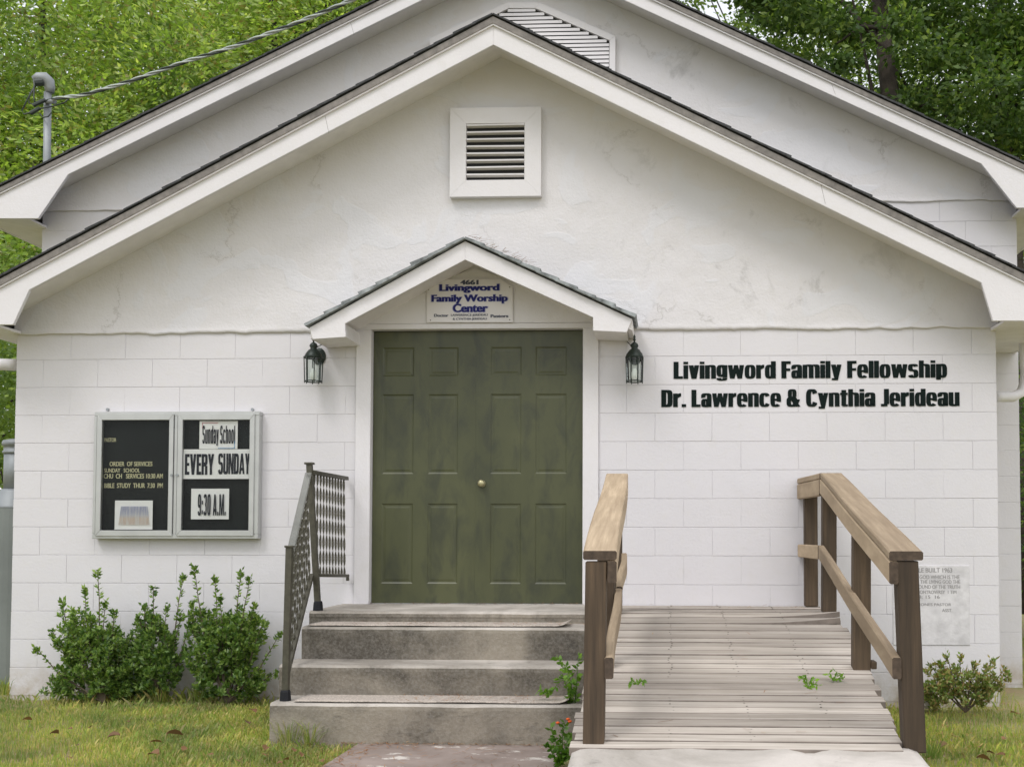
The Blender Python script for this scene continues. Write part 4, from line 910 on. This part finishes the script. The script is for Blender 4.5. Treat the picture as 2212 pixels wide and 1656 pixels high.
def mast():
    Y = 1.25; b0 = at(103,362,Y); b1 = at(103,205,Y); t = thing('service_mast', (b0.x,Y,b0.z-.3), 'grey electric service mast with a hooded weatherhead above the left roof edge', 'service mast')
    build('conduit', MB().tube([(b0.x,Y,b0.z-.6),(b1.x,Y,b1.z+.02)], 0.031, 14), M['galv'], t, shade=True)
    z = at(103,198,Y).z; x = b0.x
    h = MB(); h.tube([(x+.004,Y,z-.01),(x+.004,Y,z+.03),(x-.002,Y-.01,z+.075),(x-.03,Y-.03,z+.105),(x-.07,Y-.055,z+.10),(x-.095,Y-.07,z+.075)], [.036,.042,.052,.052,.042,.030], 14)
    build('weatherhead', h, M['galv'], t, shade=True)
    build('hood_mouth', MB().tube([(x-.035,Y-.05,z+.065),(x-.088,Y-.085,z+.045)], [.036,.030], 10), M['blackcable'], t)
    P = lambda px,py,dy=0: at(px,py,Y-.06+dy)
    wires = [[P(78,184),(P(60,213)),P(47,240),P(52,247),P(68,243),P(80,236),P(113,230),P(140,222),P(150,212)], [P(76,184),P(64,205),P(62,222),P(75,228),P(90,220),P(112,213),P(140,210),P(180,208)], [P(74,182),P(73,210),P(76,225)], [P(86,245),P(92,254),P(104,252),P(111,243)]]
    for wv in wires: build('drip_wire', MB().tube(wv, 0.006, 6), M['blackcable'], t, shade=True)
    for a, c in ((P(72,228),P(98,216)),(P(66,245),P(86,234))): build('splice', MB().tube([a,c], 0.017, 8), M['blackcable'], t)
    build('clamp', MB().tube([P(100,219,.03),P(118,219,-.0)], 0.022, 10), M['galv'], t)
    # twisted service drop
    key = [(113,214,1.17),(180,206,1.05),(287,174,0.9),(400,133.5,0.7),(500,103,0.5),(634,53,0.2),(738,10,-0.05),(850,-40,-0.4),(1100,-170,-1.2)]
    pts = [at(*k) for k in key]; fine = []
    for i in range(len(pts)-1):
        for u in range(30): fine.append(pts[i].lerp(pts[i+1],u/30))
    # smooth
    for _ in range(30): fine = [fine[0]]+[(fine[i-1]+fine[i]*2+fine[i+1])/4 for i in range(1,len(fine)-1)]+[fine[-1]]
    c = thing('service_cable', fine[0], 'twisted electric service cable running up from the mast across the trees', 'cable')
    acc = [0]
    for i in range(1,len(fine)): acc.append(acc[-1]+(fine[i]-fine[i-1]).length)
    for s in range(3):
        mb = MB(); pt = []
        for i, q in enumerate(fine):
            a = acc[i]*2*math.pi/0.42+s*2.09; d = (fine[min(i+1,len(fine)-1)]-fine[max(i-1,0)]).normalized(); e = d.cross(Vector((0,0,1))).normalized(); f = d.cross(e)
            pt.append(q+(e*math.cos(a)+f*math.sin(a))*0.0095)
        build('strand', mb.tube(pt, 0.0075, 6), M['cable'] if s else M['blackcable'], c, shade=True)
mast()

# ------------------------------------------------------------------ vegetation
def leafy_stem(P, D, pts, n, L, ang=0.9):
    """append leaf bases/directions along a polyline"""
    pts = [np.array(p) for p in pts]
    for i in range(n):
        u = (i+random.random())/n*(len(pts)-1); k = min(int(u), len(pts)-2); q = pts[k]+(pts[k+1]-pts[k])*(u-k); d = pts[k+1]-pts[k]; d = d/ (np.linalg.norm(d)+1e-9)
        r = np.array(rdir(1,0)[0]); r -= d*np.dot(r,d); r /= np.linalg.norm(r)+1e-9
        P.append(q); D.append(d*0.55+r*ang)
def shrub(name, base, tips, mass, nmass, label, matl, matt, L=0.038, Wd=0.018, seed=1, cat='shrub', group=None, per=46, stemden=90):
    """tips: long shoots; mass: ellipsoids filled with short twigs"""
    t = thing(name, base, label, cat, group); st = MB(); P = []; D = []; base = Vector(base)
    for tp in tips:
        tp = Vector(tp); mid_ = base.lerp(tp,0.5)+Vector((random.uniform(-.03,.03),random.uniform(-.03,.02),random.uniform(0,.05))); mid_.x = base.x*.35+tp.x*.65
        pts = [base, base.lerp(mid_,.6), mid_, mid_.lerp(tp,.55)+Vector((random.uniform(-.01,.01),0,0)), tp]; st.tube(pts, [.008,.006,.005,.003,.002], 5)
        L_ = (tp-mid_).length; leafy_stem(P, D, [mid_.lerp(base,.4),mid_,pts[3],tp], int(stemden*max(.25,L_*1.6)), L)
        for _ in range(26): P.append(np.array(tp)+rng.normal(size=3)*0.008-np.array([0,0,random.uniform(0,.05)])); D.append(rdir(1,0.8)[0])
    for (c, r) in mass:
        c = np.array(c); r = np.array(r)
        for _ in range(int(nmass*r[0]*r[2]*14)):
            d = rng.normal(size=3); d /= np.linalg.norm(d); q = c+d*r*random.uniform(.45,1.0)**.7*random.uniform(.85,1.08)
            if q[2] < 0.01: q[2] = 0.01+random.random()*.06
            q0 = q-(q-np.array(base))*random.uniform(.12,.25); st.tube([q0,q], [.0022,.0012], 3, cap=False)
            leafy_stem(P, D, [q0,q], per//3, L)
            for _ in range(per//3): P.append(q+rng.normal(size=3)*.010); D.append(rdir(1,0.7)[0])
    P = np.array(P); D = np.array(D); P[:,1] = np.minimum(P[:,1], -0.02)
    V, F = leaves(P, D, L*rng.uniform(.65,1.15,len(P)), Wd*rng.uniform(.8,1.2,len(P)))
    build('stem', st, matt, t, fix=False); o = npmesh('foliage', V, F, matl, t, kind='stuff')
    return t
def g0(px, Y=-0.3): q = at(px,1500,Y); return (q.x, Y, 0.0)
def tp(px, py, Y=-0.22): return tuple(at(px,py,Y+random.uniform(-.08,.05)))
shrub('evergreen_shrub', g0(225), [tp(*p) for p in ((80,1400),(114,1363),(134,1297),(184,1270),(211,1231),(248,1318),(160,1330),(228,1300),(110,1465))],
      [(tp(215,1420),(.33,.16,.26)),(tp(180,1370),(.22,.12,.18)),(tp(270,1440),(.26,.18,.24)),(tp(200,1480),(.34,.2,.12))], 120, 'glossy green shrub with one tall spindly shoot, leftmost below the notice case', M['leaf_shrub'], M['twig'])
shrub('evergreen_shrub', g0(345), [tp(*p) for p in ((311,1306),(331,1268),(300,1330),(396,1243),(360,1310),(392,1325),(408,1345))],
      [(tp(335,1390),(.15,.12,.22)),(tp(345,1445),(.18,.14,.2)),(tp(320,1350),(.09,.08,.12))], 130, 'narrow green shrub whose arching shoot leans right, middle one below the notice case', M['leaf_shrub'], M['twig'])
shrub('evergreen_shrub', g0(490), [tp(*p) for p in ((420,1224),(463,1248),(475,1290),(521,1236),(551,1304),(540,1250),(606,1366),(415,1300),(596,1450),(570,1340))],
      [(tp(480,1400),(.27,.17,.26)),(tp(520,1370),(.20,.14,.2)),(tp(440,1350),(.13,.1,.14)),(tp(500,1470),(.29,.2,.13))], 125, 'dense green shrub next to the iron handrail and the steps', M['leaf_shrub'], M['twig'])
shrub('azalea_bush', g0(2085,-0.42), [tp(x,y,-.4) for x,y in ((2010,1435),(2045,1415),(2075,1412),(2105,1430),(2145,1425),(2170,1445),(2178,1460),(2130,1440),(2020,1470))],
      [(tp(2080,1478,-.42),(.32,.18,.12)),(tp(2060,1505,-.42),(.30,.2,.10)),(tp(2050,1470,-.42),(.17,.14,.13)),(tp(2125,1470,-.4),(.14,.14,.12)),(tp(2010,1500,-.42),(.12,.12,.08))], 70, 'low straggly bush with reddish twigs at the right corner of the wall', M['leaf_azalea'], M['twig'], L=0.036, Wd=0.015, cat='bush')
def weed(name, base, shoots, label, L, Wd, n, cat='weed', mat=None, flowers=None):
    t = thing(name, base, label, cat); st = MB(); P = []; D = []
    for s in shoots:
        pts = [Vector(base)]+[Vector(q) for q in s]; st.tube(pts, [.003]*(len(pts)-1)+[.0012], 4, cap=False); leafy_stem(P, D, pts, int(n*len(s)), L, 1.1)
    V, F = leaves(np.array(P), np.array(D), L*rng.uniform(.6,1.1,len(P)), Wd*rng.uniform(.8,1.1,len(P)))
    build('stem', st, mat or M['leaf_vine'], t, fix=False); npmesh('foliage', V, F, mat or M['leaf_vine'], t, kind='stuff')
    for q in flowers or []:
        f = MB(); f.lathe(q, [(.003,-.006),(.010,0),(.011,.004),(.005,.008)], 9); build('flower', f, M['petal'], t)
    return t
yv = -1.62
V3 = lambda px,py,Y=yv: at(px,py,Y)
weed('climbing_vine', (at(1240,1560,yv).x,yv,0.0), [[V3(1238,1500),V3(1225,1440),V3(1200,1418)],[V3(1245,1480),V3(1250,1410)],[V3(1235,1520),V3(1215,1455),V3(1190,1500),V3(1165,1490)],[V3(1240,1530),V3(1247,1460,-1.7)],[V3(1228,1530),V3(1235,1475,-1.7),V3(1210,1430)]],
     'leafy green vine climbing between the steps and the left ramp post', 0.042, 0.024, 16, 'vine')
w2y = -2.25
weed('lantana_plant', (at(1215,1600,w2y).x,w2y,0.0), [[V3(1200,1600,w2y),V3(1188,1570,w2y)],[V3(1215,1590,w2y),V3(1220,1560,w2y)],[V3(1225,1600,w2y),V3(1238,1580,w2y)],[V3(1195,1630,w2y),V3(1185,1605,w2y)],[V3(1225,1620,w2y),V3(1210,1640,w2y)],[V3(1205,1640,w2y),V3(1225,1610,w2y)]],
     'small plant with two orange flowers at the foot of the ramp beside the path', 0.045, 0.030, 12, 'plant', flowers=[V3(1205,1561,w2y),V3(1227,1553,w2y),V3(1231,1558,w2y)])
for (px,py,lab,sh) in ((1745,1486,'curled green vine sprig lying on the ramp boards, nearer the middle',((-.04,.05),(-.015,.06),(.03,.05),(.045,.02))),(1800,1470,'curled green vine sprig on the ramp boards, closest to the right railing',((-.03,.04),(.03,.045),(.05,.015))),
                    (1378,1478,'small green sprig lying on the boards beside the left railing',((-.04,.02),(.03,.02)))):
    yq = -2.3
    for _ in range(12): yq = atz(px,py,deckz(yq)).y
    b0 = atz(px,py,deckz(yq)); weed('vine_sprig', tuple(b0), [[b0+Vector((a*.6,0,b_)),b0+Vector((a,-.01,b_*.7))] for a,b_ in sh], lab, 0.034, 0.016, 4, 'weed')
def tuft(px, py, z, label, n=70, h=0.13, spread=0.10, mat=None):
    yq = atz(px,py,z).y if z < .1 else None
    if yq is None:
        yq = -3.2; b0 = atz(px,py,z)
    else: b0 = atz(px,py,z)
    V = []; F = []
    for i in range(n):
        a = random.uniform(0,6.28); r = random.random()*spread*.4; x, y = b0.x+r*math.cos(a), b0.y+r*math.sin(a); l = h*random.uniform(.4,1)*.8; tx, ty = math.cos(a)*spread*random.random(), math.sin(a)*spread*random.random(); w = .0019
        s = (-math.sin(a)*w, math.cos(a)*w); k = len(V)
        V += [(x-s[0],y-s[1],b0.z),(x+s[0],y+s[1],b0.z),(x+tx*.4+s[0],y+ty*.4+s[1],b0.z+l*.65),(x+tx*.4-s[0],y+ty*.4-s[1],b0.z+l*.65),(x+tx,y+ty,b0.z+l*.9)]; F += [(k,k+1,k+2,k+3),(k+3,k+2,k+4,k+4)]
    F4 = [f for f in F if f[2] != f[3]]; F3 = [f[:3] for f in F if f[2] == f[3]]
    mb = MB(); mb.v = V; mb.f = F4+F3; mb.mi = [0]*len(mb.f)
    o = build('grass_tuft', mb, mat or M['grass'], fix=False); tag(o, label, 'grass tuft'); return o
tuft(1575,1607,.255,'thin green grass tuft growing where the ramp meets the concrete pad',46,.07,.14)
tuft(1500,1612,.255,'sparse yellowing grass tuft left of the green one on the pad edge',24,.045,.10)
tuft(345,1518,0,'long bladed grass tuft in front of the leftmost shrub',80,.20,.12)
tuft(425,1515,0,'long bladed grass tuft between two shrubs below the notice case',80,.20,.13)
tuft(622,1604,0,'wispy weed tuft against the left end of the bottom step',60,.24,.14)
tuft(668,1606,0,'wispy weed tuft in front of the bottom step, nearer the middle',60,.20,.16)
tuft(10,1500,0,'grass tuft at the far left corner under the grey cylinder',90,.22,.15)
tuft(2010,1635,0,'dark weed tuft beside the right front ramp post',60,.18,.15, M['leaf_mid'])
tuft(2150,1515,0,'dry grass tuft right of the low straggly bush',50,.20,.18)

# lawn of single blades: one mass of grass
def lawn():
    n = 260000
    x = rng.uniform(-6.2,4.2,n); u = rng.random(n); y = -0.02-4.2*u**1.15
    stepY = lv[3][1]
    ok = ~((x > at(583,1520,stepY).x-.01) & (x < 1.13) & (y > stepY-.02)); ok &= ~((x > pts_path[0](y)) & (x < pts_path[1]) & (y < stepY)); ok &= ~((x > PADX0-.01) & (x < 1.1))
    ok &= ~((y > -0.12) & (rng.random(n) < .75))
    den = np.array([noise.noise(Vector((a*1.3,b_*1.3,2)))+.55*noise.noise(Vector((a*5,b_*5,6))) for a, b_ in zip(x[::1],y[::1])]) if False else np.sin(x*2.1+np.sin(y*3.3)*1.2)*np.cos(y*2.7+x*.7)*.5+np.sin(x*7.3+y*5.1)*.2
    bald = np.where(x > 1.2, .35, 0.0)+np.where(y > -.45, .3, 0)
    ok &= rng.random(n) < np.clip(.82+.35*den-bald, .12, 1)
    x, y = x[ok], y[ok]; x2 = np.concatenate([rng.uniform(2.8,8,30000), rng.uniform(-12,-5.2,30000)]); y2 = rng.uniform(0,5,60000); x, y = np.concatenate([x,x2]), np.concatenate([y,y2]); n = len(x); h = rng.uniform(.006,.022,n)*(1+.4*np.sin(x*3+y*2)); edge = (y > -.30)&(rng.random(n)<.35)&(x<3); h = h*np.where(edge, rng.uniform(1.5,5,n), 1)*np.where(rng.random(n)<.02, 2.5, 1); h = np.minimum(h, .11); a = rng.uniform(0,6.28,n); lean = rng.uniform(.2,1.3,n)*h; w = rng.uniform(.0014,.0026,n)
    dx, dy = np.cos(a), np.sin(a); sx_, sy_ = -dy*w, dx*w; z0 = np.full(n,-.035)
    V = np.stack([np.stack([x-sx_,y-sy_,z0],1), np.stack([x+sx_,y+sy_,z0],1), np.stack([x+dx*lean*.5+sx_*.7,y+dy*lean*.5+sy_*.7,z0+.03+h*.6],1), np.stack([x+dx*lean,y+dy*lean,z0+.03+h],1)],1).reshape(-1,3)
    tag(npmesh('grass', V, np.arange(4*n).reshape(n,4), M['grass'], kind='stuff'), 'short yellowish green lawn grass in front of the building', 'grass')
pts_path = (lambda y: pa[3].x+(pa[0].x-pa[3].x)*np.clip((y-pa[3].y)/(pa[0].y-pa[3].y),-1,1), -0.42)
lawn()
def needles(name, regions, n, label, cat):
    V = []; F = []
    for i in range(n):
        x0,x1,y0,y1,z = random.choice(regions); x, y = random.uniform(x0,x1), random.uniform(y0,y1); zz = z(x,y) if callable(z) else z
        a = random.uniform(-1.2,1.2)+(0 if random.random()<.6 else 1.5); l = random.uniform(.02,.08); w = .0016; dx, dy = math.cos(a), math.sin(a); k = len(V); z2 = zz+random.uniform(0,.008)
        V += [(x-dy*w,y+dx*w,zz+.002),(x+dy*w,y-dx*w,zz+.002),(x+dx*l+dy*w,y+dy*l-dx*w,z2+.002),(x+dx*l-dy*w,y+dy*l+dx*w,z2+.002)]; F.append((k,k+1,k+2,k+3))
    tag(npmesh(name, V, F, M['straw'], kind='stuff'), label, cat)
sx0, sx1 = at(620,1510,lv[3][1]).x, -0.42
needles('pine_straw', [(sx0+.6,sx1,lv[3][1]+.03,lv[2][1]-.01,lv[3][0]+.008),(sx0+.1,sx1,lv[1][1]+.05,lv[0][1]-.01,lv[1][0]+.010),(dL,dR,-.03,-.002,dB+.001)], 420, 'scattered brown pine straw on the concrete steps', 'pine straw')
needles('pine_straw', [(pa[0].x-.1,-.45,pa[0].y-.05,pa[0].y,.0),(pa[3].x-.25,pa[3].x+.15,-2.6,pa[0].y,-.005),(pa[3].x,-.45,-2.9,pa[0].y,.0)], 520, 'brown pine straw along the edges of the red path', 'pine straw')
needles('pine_straw', [(-.35,.95,-.35,-.02,.670),(-.35,.92,-3.2,-.5,lambda x,y: deckz(y)+.002)], 60, 'few pine needles fallen on the ramp boards', 'pine straw')
needles('roof_debris', [(PA.x+.02,PA.x+.45,PY-.04,PY+.3,lambda x,y: prt_(x)+.035),(PA.x-.85,PA.x-.1,PY-.03,PY+.3,lambda x,y: plt_(x)+.022)], 420, 'dry pine straw caught on the little porch roof', 'pine straw')
needles('lawn_litter', [(-5.4,-1.2,-2.9,-.05,.015),(1.1,3.0,-2.6,-.05,.015)], 900, 'dry twigs and straw littered through the lawn', 'litter')
# fallen leaves
def fallen(px, py, s, mi, label, z=0.018):
    q = atz(px,py,z); a = random.uniform(0,6.28); mb = MB(); n = 6; up = random.uniform(.3,1.1)
    pr = [(0,0),(.25,.30),(.55,.36),(.85,.18),(1,0)]
    vs = []
    for u, w_ in pr: vs += [((u-.5)*s, w_*s*.8, abs(w_)*s*up+.004+u*s*.25), ((u-.5)*s, 0, .006+u*s*.2), ((u-.5)*s, -w_*s*.8, abs(w_)*s*up*.6+.004+u*s*.1)]
    vs = [(q.x+x*math.cos(a)-y*math.sin(a), q.y+x*math.sin(a)+y*math.cos(a), q.z+zz) for x, y, zz in vs]
    mb.add(vs, [(3*i+j,3*i+j+1,3*i+j+4,3*i+j+3) for i in range(4) for j in range(2)])
    tag(build('fallen_leaf', mb, M['dead'], fix=False), label, 'leaf', 'dry leaves fallen around the building')
special = [(775,1588,.14,'big curled tan leaf against the bottom step at the start of the path'),(740,1590,.10,'flat brown leaf left of the big curled one at the path'),(1167,1592,.12,'curled brown leaf at the right end of the bottom step'),(1180,1580,.07,'small dark curled leaf behind the larger one beside the ramp'),
           (378,1590,.09,'dark curled leaf in the middle of the left lawn'),(545,1538,.10,'tan leaf standing up near the left end of the bottom step'),(575,1634,.09,'reddish brown leaf standing in the grass left of the path'),(245,1593,.07,'flat reddish leaf in the lawn left of the dark curled one'),
           (155,1640,.08,'pale edged curled leaf near the bottom left of the lawn'),(332,1632,.08,'tan leaf low in the lawn below the dark curled one'),(517,1646,.07,'pale pinkish leaf near the bottom of the lawn by the path')]
for px,py,s,lab in special: fallen(px,py,s,0,lab)
for i in range(30):
    px = random.uniform(20,720) if i < 22 else random.uniform(2010,2205); py = random.uniform(1535,1652)
    fallen(px, py, random.uniform(.03,.07), 0, 'small dry leaf lying in the left lawn' if i < 22 else 'small dry leaf in the grass right of the ramp')
q = atz(2003,1524,0.0); mb = MB(); mb.lathe((q.x,q.y,-.01),[(.055,0),(.065,.02),(.05,.045),(.02,.06)],9); mb.v=[(x+(x-q.x)*.5+.008*math.sin(z*90),y,z) for x,y,z in mb.v]
tag(build('white_stone', mb, M['trim'], shade=False), 'white lump of stone in the grass behind the right front post', 'stone')
q = atz(560,1508,0.0)

# ------------------------------------------------------------------ trees
def tree(base, h, blobs, n, L, Wd, matl, label, group, trunk_r=0.2, cl=0.30, fork=None, seed=0, kind='tree', droop=.2, branches=20, nm='tree', dens=90):
    bx, by = base; t = thing(nm, (bx,by,-0.03), label, 'tree', group); mb = MB()
    lean = random.uniform(-.4,.4); tops = fork or [(bx+lean, by, h*.9)]
    for tx, ty, tz in tops:
        pts = [Vector((bx,by,-.1)), Vector((bx+(tx-bx)*.12+.05,by,tz*.3)), Vector((bx+(tx-bx)*.35,by+(ty-by)*.3,tz*.6)), Vector((tx,ty,tz))]
        mb.tube(pts, [trunk_r*1.25,trunk_r,trunk_r*.75,trunk_r*.2], 9)
    for i in range(branches):
        c, r = random.choice(blobs); s = Vector((bx+(tops[0][0]-bx)*.5, by, random.uniform(.35,.8)*h)); e = Vector(c)+Vector([random.uniform(-.7,.7)*k for k in r])
        mb.tube([s, s.lerp(e,.5)+Vector((0,0,random.uniform(0,.4))), e], [trunk_r*.22,trunk_r*.13,.012], 6, cap=False)
    build('trunk', mb, M['bark'], t, fix=False, shade=True)
    w_ = np.array([r[0]*r[2] for c, r in blobs]); w_ = w_/w_.sum(); nc = max(20,n//dens)
    bi = rng.choice(len(blobs), nc, p=w_); C_ = np.array([c for c, r in blobs])[bi]; R_ = np.array([r for c, r in blobs])[bi]
    d = rng.normal(size=(nc,3)); d /= np.linalg.norm(d,axis=1,keepdims=True); cc = C_+d*R_*(rng.random((nc,1))**.45)
    ci_ = rng.integers(0,nc,n); sg = cl*rng.uniform(.5,1.3,(nc,1))[ci_]
    off = rng.normal(size=(n,3))*sg*np.array([1,1,.5]); P = cc[ci_]+off; D = off*1.2+rdir(n,0)*.35; D[:,2] -= droop*.3
    V, F = leaves(P, D, L*rng.uniform(.6,1.3,n), Wd*rng.uniform(.7,1.2,n)); npmesh('crown', V, F, matl, t, kind='stuff')
gl, gr_ = 'trees behind the left side of the building', 'trees behind the right side of the building'
tree((-9.5,9), 11, [((-9.5,8.5,8.0),(3.0,1.8,3.0)),((-8.2,8.0,5.2),(2.4,1.5,1.8)),((-11.0,8.5,5.5),(2.2,1.6,2.2))], 95000, .115, .046, M['leaf_bright'], 'bright yellow green leafy tree filling the top left corner behind the roof', gl, dens=330, cl=.42)
tree((-6.4,11), 13, [((-6.4,11,9.0),(2.8,1.8,3.2)),((-4.6,11.5,10.5),(2.3,1.6,2.2))], 76000, .115, .046, M['leaf_bright'], 'bright green leafy tree with a forked dark trunk above the left roof slope', gl, fork=[(-7.0,11,12),(-5.6,11,12.5)], trunk_r=.13, dens=330, cl=.42)
tree((-12.5,12), 12, [((-12.2,11.5,6.5),(2.8,1.8,4.5)),((-13.5,11.5,3.5),(2.5,1.6,3.0))], 50000, .12, .05, M['leaf_mid'], 'mid green tree low at the left edge beside the wall corner', gl)
tree((-3.8,15), 16, [((-4.2,15,12.0),(3.4,2.0,3.6)),((-7.5,16,12.0),(3.2,2.0,3.6)),((-10.5,16,12.0),(3.4,2.0,3.6)),((-9,16.5,7.5),(4.5,1.6,3.5))], 90000, .17, .08, M['leaf_mid'], 'darker green tree behind the bright ones, near the middle of the roof', gl)
tree((3.6,8.5), 12, [((3.4,8.8,9.0),(2.3,1.5,1.9)),((4.9,8.8,7.4),(1.6,1.3,1.5)),((2.0,9.2,10.2),(1.8,1.2,1.2))], 27000, .11, .060, M['leaf_dark'], 'dark leafy tree with a thick trunk above the right roof slope', gr_, trunk_r=.2, fork=[(2.9,8.7,12)], dens=260, cl=.24, branches=8)
tree((5.4,9.5), 12, [((5.4,9.5,9.0),(1.7,1.5,2.0)),((6.5,9.8,6.6),(1.5,1.3,1.5)),((5.6,9.2,7.2),(1.1,1.1,1.0))], 22000, .11, .060, M['leaf_dark'], 'dark leafy tree with a leaning trunk near the top right corner', gr_, trunk_r=.21, fork=[(5.0,9.5,12)], dens=260, cl=.24, branches=7)
tree((7.4,12), 11, [((7.6,12,7.2),(2.0,1.5,2.4)),((6.2,12.5,5.6),(1.6,1.3,1.2)),((8.2,12.5,10),(1.8,1.4,1.6))], 20000, .10, .05, M['leaf_bright'], 'paler green tree at the right edge with white sky showing through', gr_, trunk_r=.12, dens=220, cl=.26)
tree((4.4,16), 13, [((4.6,16,11.5),(2.8,1.5,1.9)),((8.5,17,12.5),(2.6,1.5,2.4)),((1.5,15.5,12.8),(2.6,1.5,1.6))], 20000, .12, .06, M['leaf_mid'], 'open crowned tree far behind the two dark trees on the right', gr_, trunk_r=.15, dens=300, cl=.3)
tree((4.6,3.5), 5, [((4.6,3.4,2.6),(1.0,1.0,1.8)),((5.2,5.5,1.6),(1.0,1.2,1.3))], 16000, .08, .04, M['leaf_dark'], 'small dark tree beyond the right wall corner', gr_, trunk_r=.06)
tree((-8.0,4.0), 4.5, [((-7.6,4.0,2.2),(1.2,1.0,1.9)),((-9.0,6.0,2.4),(1.6,1.2,2.2))], 22000, .08, .04, M['leaf_mid'], 'small leafy tree beyond the left wall corner beside the flue', gl, trunk_r=.06)
